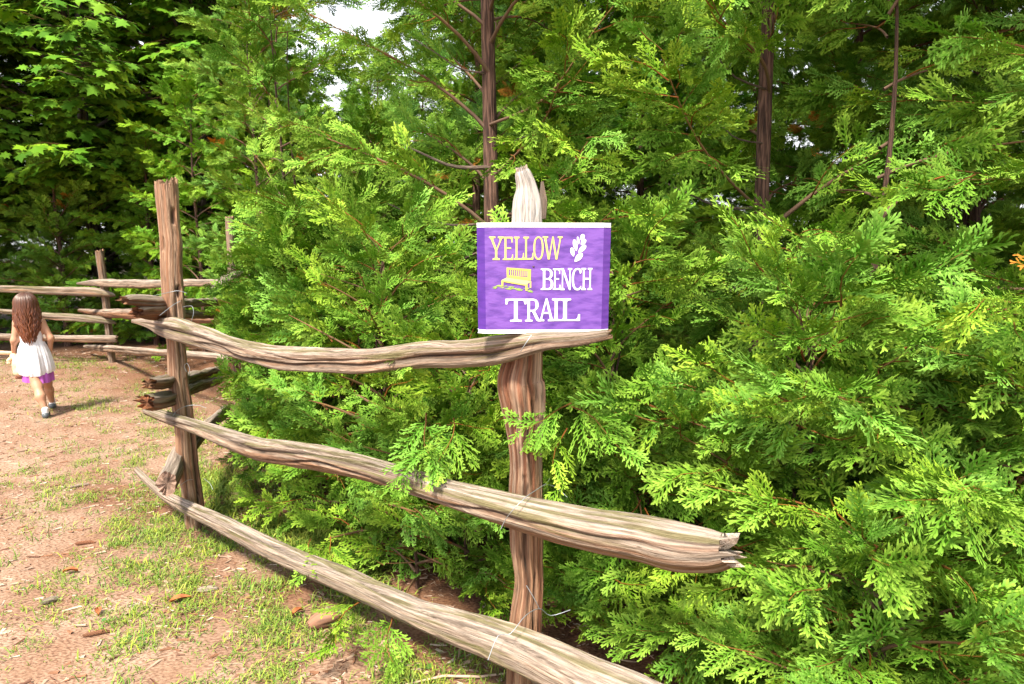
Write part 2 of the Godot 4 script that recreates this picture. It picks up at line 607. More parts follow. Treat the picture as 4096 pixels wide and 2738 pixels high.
func maple(label: String, x: float, z: float, high: float, r: float, seed_: int, low := 1.0) -> void:
	var rng := RandomNumberGenerator.new()
	rng.seed = seed_
	var o := thing("maple_tree", label, "tree", Vector3(x, ground_y(x, z), z), 0.0, "maples at the edge of the wood")
	var b := MB.new()
	var pts := []
	var rad := []
	for i in 12:
		var t := i / 11.0
		pts.append(Vector3(0.15 * sin(t * 4 + seed_), -0.1 + high * 0.9 * t, 0.15 * cos(t * 3 + seed_)))
		rad.append(0.13 * (1 - 0.85 * t))
	b.tube(pts, rad, 12, Color(0.13, 0.11, 0.09), Color(0.13, 0.11, 0.09), 0.4)
	part("trunk", b.mesh(true), M.bark, o)
	var xf := []
	var tints := []
	for i in 46:
		var t := (i + rng.randf()) / 46.0
		var y := lerpf(low, high, t)
		var az := i * 2.39996 + rng.randf_range(-0.4, 0.4)
		var l := r * sqrt(maxf(1.0 - pow(t * 1.15 - 0.25, 2.0), 0.1)) * rng.randf_range(0.75, 1.1)
		var dir := Vector3(cos(az), 0, sin(az))
		var f := y / (high * 0.9) * 11
		var k := clampi(int(f) - 1, 0, 10)
		var from: Vector3 = pts[k]
		var to := Vector3(0, y, 0) + dir * l
		var lb := MB.new()
		var mid := from.lerp(to, 0.5) + Vector3(0, 0.2, 0)
		lb.tube([from, mid, to], [0.03, 0.018, 0.005], 6, Color(0.13, 0.11, 0.09), Color(0.12, 0.08, 0.05), 0.4)
		part("limb", lb.mesh(true), M.bark, o)
		for j in int(30 * l / 2.0):
			var q := rng.randf_range(0.3, 1.0)
			var c := from.lerp(to, q) + Vector3(0, 0.2 * sin(q * PI), 0)
			var a := az + rng.randf_range(-1.3, 1.3)
			var d := Vector3(cos(a), rng.randf_range(-0.35, 0.15), sin(a)).normalized()
			c += Vector3(rng.randf_range(-0.35, 0.35), rng.randf_range(-0.12, 0.12), rng.randf_range(-0.35, 0.35)) * q
			var yv := (Vector3.UP - d * d.y).normalized().rotated(d, rng.randf_range(-0.35, 0.35))
			xf.append(Transform3D(Basis(d, yv, d.cross(yv)).scaled_local(Vector3.ONE * rng.randf_range(0.9, 1.35)), c))
			tints.append(tint(rng.randf()))
	many("foliage", maple_sprays[seed_ % maple_sprays.size()], M.maple, xf, tints, o)

# ------------------------------------------------------------------ materials
func noise_tex(freq: float, w: int, h: int, ramp: Array, seed_: int, octaves := 4, type := FastNoiseLite.TYPE_SIMPLEX_SMOOTH) -> NoiseTexture2D:
	var t := NoiseTexture2D.new()
	var n := FastNoiseLite.new()
	n.noise_type = type
	n.frequency = freq
	n.fractal_octaves = octaves
	n.seed = seed_
	t.noise = n
	t.width = w
	t.height = h
	t.seamless = true
	if ramp.size():
		var g := Gradient.new()
		g.offsets = PackedFloat32Array(ramp[0])
		g.colors = PackedColorArray(ramp[1])
		t.color_ramp = g
	return t

func lin(r: float, g: float, b: float) -> Color:
	return Color(r, g, b).linear_to_srgb()

func plain(c: Color, rough_ := 0.8) -> StandardMaterial3D:
	var m := StandardMaterial3D.new()
	m.albedo_color = c
	m.roughness = rough_
	return m

func materials() -> void:
	var grain := noise_tex(0.02, 512, 512, [[0.0, 0.42, 0.6, 1.0], [Color(0.80, 0.77, 0.75), Color(0.90, 0.89, 0.88), Color(0.97, 0.97, 0.97), Color(1, 1, 1)]], 3, 5)
	var relief := noise_tex(0.03, 512, 512, [], 4, 5)
	M.wood = plain(Color.WHITE, 0.85)
	M.wood.vertex_color_use_as_albedo = true
	M.wood.albedo_texture = grain
	M.wood.uv1_scale = Vector3(6, 2.2, 1)
	M.wood.heightmap_enabled = true
	M.wood.heightmap_texture = relief
	M.wood.heightmap_scale = 0.35
	M.bark = plain(Color.WHITE, 0.9)
	M.bark.vertex_color_use_as_albedo = true
	M.bark.albedo_texture = noise_tex(0.03, 256, 256, [[0.0, 0.45, 0.62, 1.0], [Color(0.35, 0.3, 0.3), Color(0.72, 0.68, 0.66), Color(1, 1, 1), Color(1.0, 1.0, 1.0)]], 8, 4)
	M.bark.uv1_scale = Vector3(2, 1.2, 1)
	M.bark.heightmap_enabled = true
	M.bark.heightmap_texture = noise_tex(0.03, 256, 256, [], 8, 4)
	M.bark.heightmap_scale = 0.6
	M.twig = plain(Color.WHITE, 0.8)
	M.twig.vertex_color_use_as_albedo = true
	M.leaf = []
	for k in 6:
		var m := plain(Color.WHITE if k == 5 else tint((k + 0.5) / 5.0).linear_to_srgb(), 0.7)
		m.vertex_color_use_as_albedo = true
		m.backlight = Color(0.31, 0.36, 0.16)
		m.metallic_specular = 0.25
		M.leaf.append(m)
	M.maple = M.leaf[5].duplicate()
	M.maple.backlight = Color(0.75, 0.8, 0.4)
	M.grass = M.leaf[5].duplicate()
	M.vertex = plain(Color.WHITE, 0.85)
	M.vertex.vertex_color_use_as_albedo = true
	M.wire = plain(lin(0.36, 0.38, 0.41), 0.5)
	M.wire.metallic = 0.6
	M.ground = plain(Color.WHITE, 0.95)
	M.ground.vertex_color_use_as_albedo = true
	M.ground.albedo_texture = noise_tex(0.11, 1024, 1024, [[0.0, 0.36, 0.5, 0.64, 1.0], [Color(0.58, 0.48, 0.42), Color(0.80, 0.73, 0.69), Color(0.92, 0.89, 0.87), Color(1, 0.98, 0.96), Color(1, 1, 1)]], 5, 6)
	M.ground.uv1_triplanar = true
	M.ground.uv1_world_triplanar = true
	M.ground.uv1_scale = Vector3(0.37, 0.37, 0.61)
	M.ground.heightmap_enabled = true
	M.ground.heightmap_texture = noise_tex(0.13, 1024, 1024, [], 6, 6)
	M.ground.heightmap_scale = 0.5
	M.purple = plain(Color.WHITE, 0.5)
	M.purple.vertex_color_use_as_albedo = true
	M.purple.albedo_texture = noise_tex(0.012, 512, 512, [[0.0, 0.4, 0.65, 1.0], [Color(0.70, 0.64, 0.80), Color(0.88, 0.85, 0.93), Color(1, 1, 1), Color(1, 1, 1)]], 21, 5)
	M.purple.uv1_triplanar = true
	M.purple.uv1_scale = Vector3(2.0, 6.0, 2.0)
	M.purple.heightmap_enabled = true
	M.purple.heightmap_texture = noise_tex(0.04, 512, 512, [], 22, 4)
	M.purple.heightmap_scale = 0.035
	M.cloth = plain(lin(0.80, 0.78, 0.82), 0.9)
	M.cloth.backlight = Color(0.25, 0.25, 0.25)
	M.plum = plain(lin(0.42, 0.10, 0.46), 0.8)
	M.skin = plain(Color.WHITE, 0.5)
	M.skin.vertex_color_use_as_albedo = true
	M.hair = plain(Color.WHITE, 0.45)
	M.hair.vertex_color_use_as_albedo = true
	M.hair.metallic_specular = 0.6

# ------------------------------------------------------------------ the scene
func _ready() -> void:
	var cam := Camera3D.new()
	cam.name = "camera"
	cam.position = eye
	cam.rotation_degrees = Vector3(-7.4, 0, 0)
	cam.fov = 53.25
	cam.far = 400.0
	cam.near = 0.05
	add_child(cam)
	cam.current = true
	var env := Environment.new()
	env.background_mode = Environment.BG_SKY
	var sky := Sky.new()
	var sm := ProceduralSkyMaterial.new()
	sm.sky_top_color = Color(0.90, 0.94, 1.0)
	sm.sky_horizon_color = Color(1.0, 1.0, 1.0)
	sm.sky_curve = 0.3
	sm.ground_bottom_color = Color(0.35, 0.33, 0.28)
	sm.ground_horizon_color = Color(0.6, 0.6, 0.55)
	sm.sky_energy_multiplier = 0.6
	sky.sky_material = sm
	env.sky = sky
	env.tonemap_mode = Environment.TONE_MAPPER_LINEAR
	env.tonemap_exposure = 6.4
	env.sdfgi_enabled = true
	env.ssao_enabled = true
	env.ssil_enabled = true
	var we := WorldEnvironment.new()
	we.name = "environment"
	we.environment = env
	add_child(we)
	var sun := DirectionalLight3D.new()
	sun.name = "sun"
	sun.light_energy = 0.5
	sun.light_color = Color(1.0, 0.97, 0.90)
	sun.light_angular_distance = 10.0
	sun.shadow_enabled = true
	sun.rotation_degrees = Vector3(-55, -24, 0)
	add_child(sun)

	soft.frequency = 1.0
	soft.seed = 5
	soft.fractal_octaves = 3
	rough.frequency = 0.05
	rough.seed = 11
	rough.fractal_octaves = 2
	materials()
	for i in 5:
		sprigs_fine.append(sprig(100 + i, true))
	for i in 4:
		sprigs_plain.append(sprig(200 + i, false))
	for i in 3:
		maple_sprays.append(maple_spray(300 + i))
	build_ground()
	build_trees()
	build_fence()
	build_sign()
	build_girl()
	build_litter()

func build_ground() -> void:
	var xs := []
	var zs := []
	var x := -9.0
	while x < 4.01:
		xs.append(x); x += 0.09
	for k in [6, 9, 14, 22, 40, 70, 120]: xs.append(float(k))
	for k in [-11, -14, -18, -25, -40, -70, -120]: xs.push_front(float(k))
	var z := -11.0
	while z < 1.01:
		zs.append(z); z += 0.09
	for k in [3, 6, 12, 25, 50, 120]: zs.append(float(k))
	for k in [-14, -18, -25, -40, -70, -120]: zs.push_front(float(k))
	var b := MB.new()
	for zz in zs:
		for xx in xs:
			var f := (Vector3(xx, 0, zz) - fence_a).dot(fence_n)
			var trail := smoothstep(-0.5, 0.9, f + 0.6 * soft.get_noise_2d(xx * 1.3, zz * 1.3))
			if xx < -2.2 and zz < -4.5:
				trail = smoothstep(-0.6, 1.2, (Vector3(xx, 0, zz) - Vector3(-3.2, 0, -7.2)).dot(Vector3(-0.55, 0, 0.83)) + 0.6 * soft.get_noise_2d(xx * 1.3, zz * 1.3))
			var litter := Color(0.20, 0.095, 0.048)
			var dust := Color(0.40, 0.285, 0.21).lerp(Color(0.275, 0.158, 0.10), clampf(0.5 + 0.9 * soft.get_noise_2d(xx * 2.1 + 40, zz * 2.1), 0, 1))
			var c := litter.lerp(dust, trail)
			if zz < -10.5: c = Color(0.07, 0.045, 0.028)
			c.a = 1
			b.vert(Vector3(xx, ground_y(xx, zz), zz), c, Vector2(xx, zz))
	var w := xs.size()
	for j in zs.size() - 1:
		for i in w - 1:
			b.quad(j * w + i, j * w + i + 1, (j + 1) * w + i + 1, (j + 1) * w + i)
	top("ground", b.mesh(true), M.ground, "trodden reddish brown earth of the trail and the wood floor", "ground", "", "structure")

func lift(x: float, y: float, z: float, dir: Vector3, roll: float, sc: float, org: Vector3) -> Transform3D:
	# one spray of its own, given in the place's coordinates
	var d := dir.normalized()
	var up := (Vector3.UP - d * d.y).normalized().rotated(d, roll)
	return Transform3D(Basis(d, up, d.cross(up)).scaled_local(Vector3.ONE * sc * 1.3), Vector3(x, y, z) - org)

func build_trees() -> void:
	var o: Node3D
	var at := Vector3(-0.11, ground_y(-0.11, -3.6), -3.6)
	o = cedar("cedar_tree", "cedar with the straight brown trunk rising just behind the purple sign", -0.11, -3.6, 6.8, 1.1, 0.05, 1, {"near": true, "single": 200, "lean": Vector3(-0.05, 0, 0), "rate": 17.0, "open": Vector3(0.35, 0, 0.94), "open_from": 0.95, "open_to": 2.42, "open_dot": 0.05, "low": 0.3,
		"extra": [lift(-0.41, 1.18, -2.62, Vector3(0.1, 0.05, 1), 0.2, 0.8, at), lift(-0.34, 0.93, -2.55, Vector3(0.2, -0.25, 1), 0.3, 1.0, at), lift(-0.22, 0.92, -2.52, Vector3(-0.1, -0.3, 1), -0.2, 0.9, at), lift(-0.30, 0.86, -2.48, Vector3(-0.5, -0.25, 0.8), 0.1, 0.8, at)]})
	for r in [[-0.11, 1.99, -3.6, -0.55, 2.10, -3.52, 0.013], [-0.11, 1.71, -3.6, -0.62, 1.80, -3.5, 0.008], [-0.11, 2.45, -3.6, -0.48, 2.62, -3.6, 0.006], [-0.1, 2.1, -3.6, 0.2, 2.22, -3.5, 0.007], [-0.1, 1.6, -3.6, -0.7, 1.48, -3.4, 0.006]]:
		dead_branch(o, at, r)
	bough(o, at, Vector3(-0.1, 1.72, -3.6), Vector3(0.30, 2.0, -2.85), 11, 1)
	bough(o, at, Vector3(-0.1, 1.95, -3.6), Vector3(0.22, 2.3, -3.05), 8, 2)
	bough(o, at, Vector3(-0.1, 1.5, -3.55), Vector3(0.42, 1.72, -2.82), 10, 3)
	bough(o, at, Vector3(-0.1, 2.2, -3.6), Vector3(0.42, 2.55, -2.95), 11, 4)
	at = Vector3(1.2, ground_y(1.2, -3.3), -3.3)
	o = cedar("cedar_tree", "cedar with the grey brown trunk seen against the dark gap right of the sign", 1.2, -3.3, 6.8, 1.2, 0.044, 2, {"near": true, "single": 200, "rate": 17.0, "open": Vector3(-0.4, 0, 0.92), "open_from": 0.9, "open_to": 2.5, "open_dot": -0.7, "low": 0.2})
	for r in [[1.19, 1.77, -3.3, 0.72, 1.87, -3.2, 0.009], [1.19, 2.06, -3.3, 0.85, 2.2, -3.2, 0.005], [1.19, 2.3, -3.3, 0.75, 2.55, -3.1, 0.006]]:
		dead_branch(o, at, r)
	bough(o, at, Vector3(1.2, 1.75, -3.3), Vector3(0.56, 2.30, -2.72), 12, 5, 0.5)
	bough(o, at, Vector3(1.2, 1.42, -3.25), Vector3(1.02, 1.62, -2.45), 12, 6, 0.5)
	cedar("cedar_tree", "slender cedar with thin trunk standing in front of the grey brown trunk at right", 1.52, -2.9, 3.2, 0.75, 0.020, 3, {"lean": Vector3(0.45, 0, 0), "open": Vector3(-0.8, 0, 0.6), "open_from": 0.9, "open_to": 2.5, "open_dot": -0.1, "near": true, "single": 200, "low": 0.12})
	at = Vector3(2.15, ground_y(2.15, -2.55), -2.55)
	o = cedar("cedar_tree", "broad cedar filling the right edge with bright drooping boughs", 2.15, -2.55, 5.6, 1.25, 0.06, 4, {"lean": Vector3(0.4, 0, -0.15), "near": true, "single": 250, "low": 0.1})
	bough(o, at, Vector3(2.12, 0.62, -2.5), Vector3(1.16, 0.46, -1.62), 20, 8)
	bough(o, at, Vector3(2.12, 1.0, -2.5), Vector3(1.25, 0.92, -1.78), 18, 9)
	bough(o, at, Vector3(2.12, 1.5, -2.5), Vector3(1.30, 1.42, -1.85), 16, 10)
	bough(o, at, Vector3(2.12, 1.2, -2.5), Vector3(0.98, 1.12, -2.05), 18, 11)
	cedar("cedar_tree", "young cedar with two thin reddish stems between the left post and the sign", -1.65, -5.0, 3.65, 0.82, 0.02, 5, {"near": true, "single": 150, "open": Vector3(0.31, 0, 0.95), "open_from": 0.9, "open_to": 2.4, "open_dot": 0.72, "stems": [[0.0, 0.0, 1.0], [0.05, -0.03, 0.85]], "low": 0.15})
	cedar("young_cedar", "bushy young cedar pushing against the middle rail just left of the sign post", -0.62, -3.25, 1.55, 0.75, 0.012, 6, {"near": true, "single": 200, "bushy": true, "low": 0.05, "rate": 24.0,
		"extra": [lift(-0.93, 0.22, -3.05, Vector3(0.1, -0.1, 1), 0.2, 0.9, Vector3(-0.62, 0, -3.25)), lift(-0.85, 0.25, -3.0, Vector3(0.5, -0.15, 1), -0.1, 0.9, Vector3(-0.62, 0, -3.25))]})
	cedar("young_cedar", "small leafy cedar right behind the middle of the top rail", -0.85, -3.6, 1.25, 0.6, 0.010, 21, {"near": true, "single": 150, "bushy": true, "low": 0.05, "rate": 24.0})
	cedar("young_cedar", "small leafy cedar under the middle rail next to the sign post on its left", -0.2, -2.98, 1.15, 0.5, 0.010, 22, {"near": true, "single": 150, "bushy": true, "low": 0.05, "rate": 24.0})
	cedar("young_cedar", "leafy cedar brushing the right side of the tall left post", -1.42, -4.05, 1.5, 0.5, 0.012, 23, {"near": true, "single": 150, "bushy": true, "low": 0.3, "rate": 20.8})
	cedar("young_cedar", "tiny cedar under the middle rail beyond the sign post on its right", 0.62, -2.62, 0.85, 0.5, 0.010, 24, {"near": true, "single": 120, "bushy": true, "low": 0.04, "rate": 27.2})
	cedar("young_cedar", "low cedar sprawling at the lower edge right of the bottom rail", 1.05, -1.85, 0.75, 0.55, 0.010, 25, {"near": true, "single": 150, "bushy": true, "low": 0.04, "rate": 28.8})
	cedar("young_cedar", "tiny cedar growing over the bottom rail left of the sign post", -0.45, -3.02, 0.7, 0.5, 0.010, 26, {"near": true, "single": 120, "bushy": true, "low": 0.04, "rate": 27.2,
		"extra": [lift(-0.62, 0.16, -2.62, Vector3(-0.2, -0.05, 0.8), 0.4, 1.0, Vector3(-0.45, 0, -3.02)), lift(-0.48, 0.15, -2.5, Vector3(0.2, -0.05, 0.8), -0.3, 0.9, Vector3(-0.45, 0, -3.02))]})
	cedar("young_cedar", "knee high cedar behind the stacked rail ends right of the tall post", -1.72, -4.5, 1.25, 0.5, 0.010, 27, {"near": true, "single": 120, "bushy": true, "low": 0.05, "rate": 25.6})
	cedar("young_cedar", "young cedar veiling the thin post of the second bay", -2.0, -5.7, 1.25, 0.5, 0.012, 28, {"fine": true, "bushy": true, "low": 0.05, "rate": 19.2})
	cedar("young_cedar", "low bushy cedar between the tall left post and the two stemmed cedar", -1.2, -4.15, 1.75, 0.72, 0.012, 7, {"near": true, "single": 150, "bushy": true, "low": 0.05, "rate": 22.4})
	at = Vector3(0.42, ground_y(0.42, -2.85), -2.85)
	cedar("young_cedar", "low leafy cedar crowding the sign post from behind on its right side", 0.42, -2.85, 1.5, 0.62, 0.012, 8, {"near": true, "single": 200, "bushy": true, "low": 0.06, "rate": 19.2,
		"extra": [lift(0.2, 1.06, -2.2, Vector3(-0.9, -0.25, 0.45), -0.5, 0.75, at), lift(0.2, 1.04, -2.2, Vector3(0.6, -0.2, 0.7), 0.4, 0.85, at), lift(0.17, 0.98, -2.2, Vector3(-0.2, -0.7, 0.5), 0.2, 0.8, at)]})
	cedar("young_cedar", "spreading low cedar beyond the broken end of the middle rail", 1.02, -2.35, 1.35, 0.72, 0.014, 9, {"near": true, "single": 250, "bushy": true, "low": 0.05, "rate": 20.8})
	cedar("young_cedar", "low bright cedar in the bottom right corner nearest to the trail", 1.6, -1.95, 1.15, 0.70, 0.014, 10, {"near": true, "single": 250, "bushy": true, "low": 0.05, "rate": 22.4})
	cedar("cedar_tree", "middling cedar whose pointed top shows below the gap of white sky", -0.98, -4.9, 2.4, 0.65, 0.018, 11, {"fine": true, "low": 0.1})
	cedar("cedar_tree", "cedar standing behind the thin half hidden post of the second fence bay", -2.75, -7.5, 4.6, 1.0, 0.03, 12, {"low": 0.1, "size": 1.15, "gap": 0.07})
	cedar("cedar_tree", "bright cedar leaning over the rails left of the tall near post", -4.0, -8.8, 3.5, 1.05, 0.03, 13, {"low": 0.1, "size": 1.2, "gap": 0.075})
	# the wood behind, row after row
	var rows := [
		[0.2, -6.9, 7.6, 1.2, "cedar in deep shade behind the top of the sign post"],
		[1.35, -7.4, 7.8, 1.2, "shaded cedar seen through the dark gap right of the sign"],
		[2.3, -4.7, 6.6, 1.2, "cedar hidden behind the grey brown trunk at right"],
		[2.95, -4.4, 6.4, 1.2, "second row cedar behind the bright boughs of the right edge"],
		[3.6, -3.3, 6.0, 1.2, "cedar beyond the right edge of the bright boughs"],
		[-0.3, -6.0, 6.4, 1.1, "cedar behind the straight trunk that stands behind the sign"],
		[0.95, -7.6, 7.5, 1.5, "tall back row cedar behind the sign"],
		[2.5, -7.2, 7.5, 1.5, "tall back row cedar right of the sign"],
		[4.2, -6.4, 7.5, 1.5, "tall back row cedar near the right edge"],
		[5.4, -5.0, 7.0, 1.4, "outermost cedar of the back row at the right edge"],
		[0.2, -9.6, 8.0, 1.5, "farthest cedar straight behind the sign"],
		[2.2, -9.8, 8.0, 1.6, "farthest cedar right of the sign"],
		[-1.9, -9.0, 3.4, 0.9, "small far cedar under the gap of white sky"],
		[-1.0, -8.2, 3.7, 0.8, "thin far cedar standing at the right side of the sky gap"],
		[-6.5, -9.9, 2.9, 1.2, "dark cedar behind the far left fence post"],
		[-5.3, -10.1, 3.0, 1.1, "dark cedar behind the far rails right of the far post"],
		[-7.7, -9.9, 3.0, 1.2, "dark cedar behind the long rails at the left edge"],
		[-9.0, -9.7, 3.0, 1.2, "leftmost dark cedar beyond the girl"],
		[-3.4, -9.9, 4.4, 1.0, "far cedar between the bright leaning cedar and the tall post"],
		[-7.2, -12.0, 7.0, 1.6, "deep shaded cedar of the second row beyond the girl"],
		[-9.5, -12.0, 7.0, 1.6, "deep shaded cedar of the second row at the left edge"],
		[-5.3, -12.6, 7.0, 1.5, "deep shaded cedar of the second row behind the far rails"],
		[-3.7, -12.0, 4.2, 1.2, "low far cedar left of the sky gap"],
		[-11.5, -11.0, 7.0, 1.6, "outermost shaded cedar at the left"],
		[1.2, -11.6, 9.0, 1.9, "last row cedar of the wood behind the sign"],
		[3.6, -9.4, 9.0, 1.9, "last row cedar of the wood behind the right trunks"],
		[5.6, -8.0, 9.0, 1.9, "last row cedar of the wood near the right edge"],
		[7.0, -6.0, 9.0, 1.9, "last row cedar of the wood beyond the right edge"],
		[-6.4, -14.2, 9.0, 1.9, "last row cedar of the wood behind the far rails"],
		[-8.6, -14.4, 9.0, 1.9, "last row cedar of the wood behind the girl"],
		[-11.0, -13.6, 9.0, 1.9, "last row cedar of the wood at the left edge"],
		[-4.4, -14.6, 5.0, 1.6, "last row low cedar left of the sky gap"],
		[-2.4, -12.5, 3.6, 1.4, "last row low cedar under the sky gap"],
		[-0.4, -12.4, 8.0, 1.7, "last row cedar right of the sky gap"],
		[-1.55, -8.0, 3.7, 0.5, "thin airy cedar rising into the gap of white sky"],
		[-3.3, -16.5, 4.6, 1.8, "outlying low cedar far under the sky gap"],
		[-1.2, -16.0, 5.0, 1.8, "outlying low cedar far behind the sign's left edge"],
		[-5.9, -17.5, 8.0, 2.0, "outlying cedar far behind the third fence bay"],
		[-8.4, -17.5, 8.0, 2.0, "outlying cedar far behind the girl"],
		[-11.2, -17.0, 8.0, 2.0, "outlying cedar far off at the left edge"],
		[-13.6, -15.0, 8.0, 2.0, "outlying cedar beyond the left edge"],
		[0.9, -14.5, 9.0, 2.0, "outlying cedar far behind the sign post"],
		[3.4, -13.5, 9.0, 2.0, "outlying cedar far behind the dark gap"],
		[6.2, -11.5, 9.0, 2.0, "outlying cedar far behind the right boughs"],
	]
	var k := 0
	for r in rows:
		cedar("cedar_tree", r[4], r[0], r[1], r[2], r[3], 0.045, 30 + k, {"low": 0.05, "bare": 0.06, "size": 1.12, "gap": 0.055, "rate": 15.0, "group": "cedars of the wood behind"})
		k += 1
	maple("maple whose pale green leaf layers hang over the far left fence post", -6.5, -10.9, 8.0, 2.5, 60, 2.2)
	maple("maple with bright leaves spreading above the girl", -8.9, -10.6, 8.0, 2.6, 61, 2.5)
	maple("maple with sunlit yellow green leaves left of the two stemmed cedar", -5.0, -11.2, 7.5, 1.5, 62, 2.0)
	maple("great maple at the left edge whose leaves hang into the top left corner", -10.2, -7.4, 9.5, 2.9, 64, 3.3)
	maple("tall maple behind the dark cedars at the far left", -7.6, -13.0, 9.0, 2.4, 63, 2.0)

# a leafy bough from the trunk out to a given tip
func bough(o: Node3D, org: Vector3, a: Vector3, e: Vector3, n: int, seed_: int, from := 0.35) -> void:
	var rng := RandomNumberGenerator.new()
	rng.seed = 500 + seed_
	var b := MB.new()
	var pts := []
	var rad := []
	var long := a.distance_to(e)
	for i in 10:
		var t := i / 9.0
		pts.append(a.lerp(e, t) - org + Vector3(0.015 * sin(t * 8 + seed_), -0.10 * long * sin(t * PI), 0.015 * cos(t * 7)))
		rad.append(lerpf(0.009, 0.0018, t))
	b.tube(pts, rad, 7, Color(0.14, 0.08, 0.055), Color(0.22, 0.11, 0.03), 0.6)
	part("branch", b.mesh(true), M.twig, o)
	for i in n + 1:
		var q := from + (1.0 - from) * i / n
		var f := q * 9
		var k := mini(int(f), 8)
		var p: Vector3 = pts[k].lerp(pts[k + 1], f - k)
		var tan: Vector3 = (pts[k + 1] - pts[k]).normalized()
		var turn := 1.0 if i % 2 == 0 else -1.0
		var side := tan.cross(Vector3.UP).normalized() * turn
		var ang := rng.randf_range(0.5, 0.9) if i < n else 0.0
		var xx := (tan * cos(ang) + side * sin(ang) + Vector3.UP * rng.randf_range(-0.5, 0.25)).normalized()
		var yy := (Vector3.UP - xx * xx.y).normalized().rotated(xx, rng.randf_range(-0.7, 0.7))
		var sc := rng.randf_range(1.1, 1.5) * lerpf(1.1, 0.9, q)
		var sp := part("spray", sprigs_fine[rng.randi() % sprigs_fine.size()], M.leaf[rng.randi() % 5], o)
		sp.transform = Transform3D(Basis(xx, yy, xx.cross(yy)).scaled_local(Vector3(sc, sc, sc * turn)), p)

func dead_branch(o: Node3D, org: Vector3, r: Array) -> void:
	var b := MB.new()
	var a := Vector3(r[0], r[1], r[2]) - org
	var e := Vector3(r[3], r[4], r[5]) - org
	var pts := []
	var rad := []
	for i in 9:
		var t := i / 8.0
		pts.append(a.lerp(e, t) + Vector3(0.008 * sin(t * 11), -0.05 * sin(t * PI) * a.distance_to(e) * 2.0, 0.01 * cos(t * 9)))
		rad.append(lerpf(r[6], r[6] * 0.3, t))
	b.tube(pts, rad, 8, Color(0.24, 0.17, 0.13), Color(0.30, 0.24, 0.20), 0.6)
	part("bare_branch", b.mesh(true), M.bark, o)

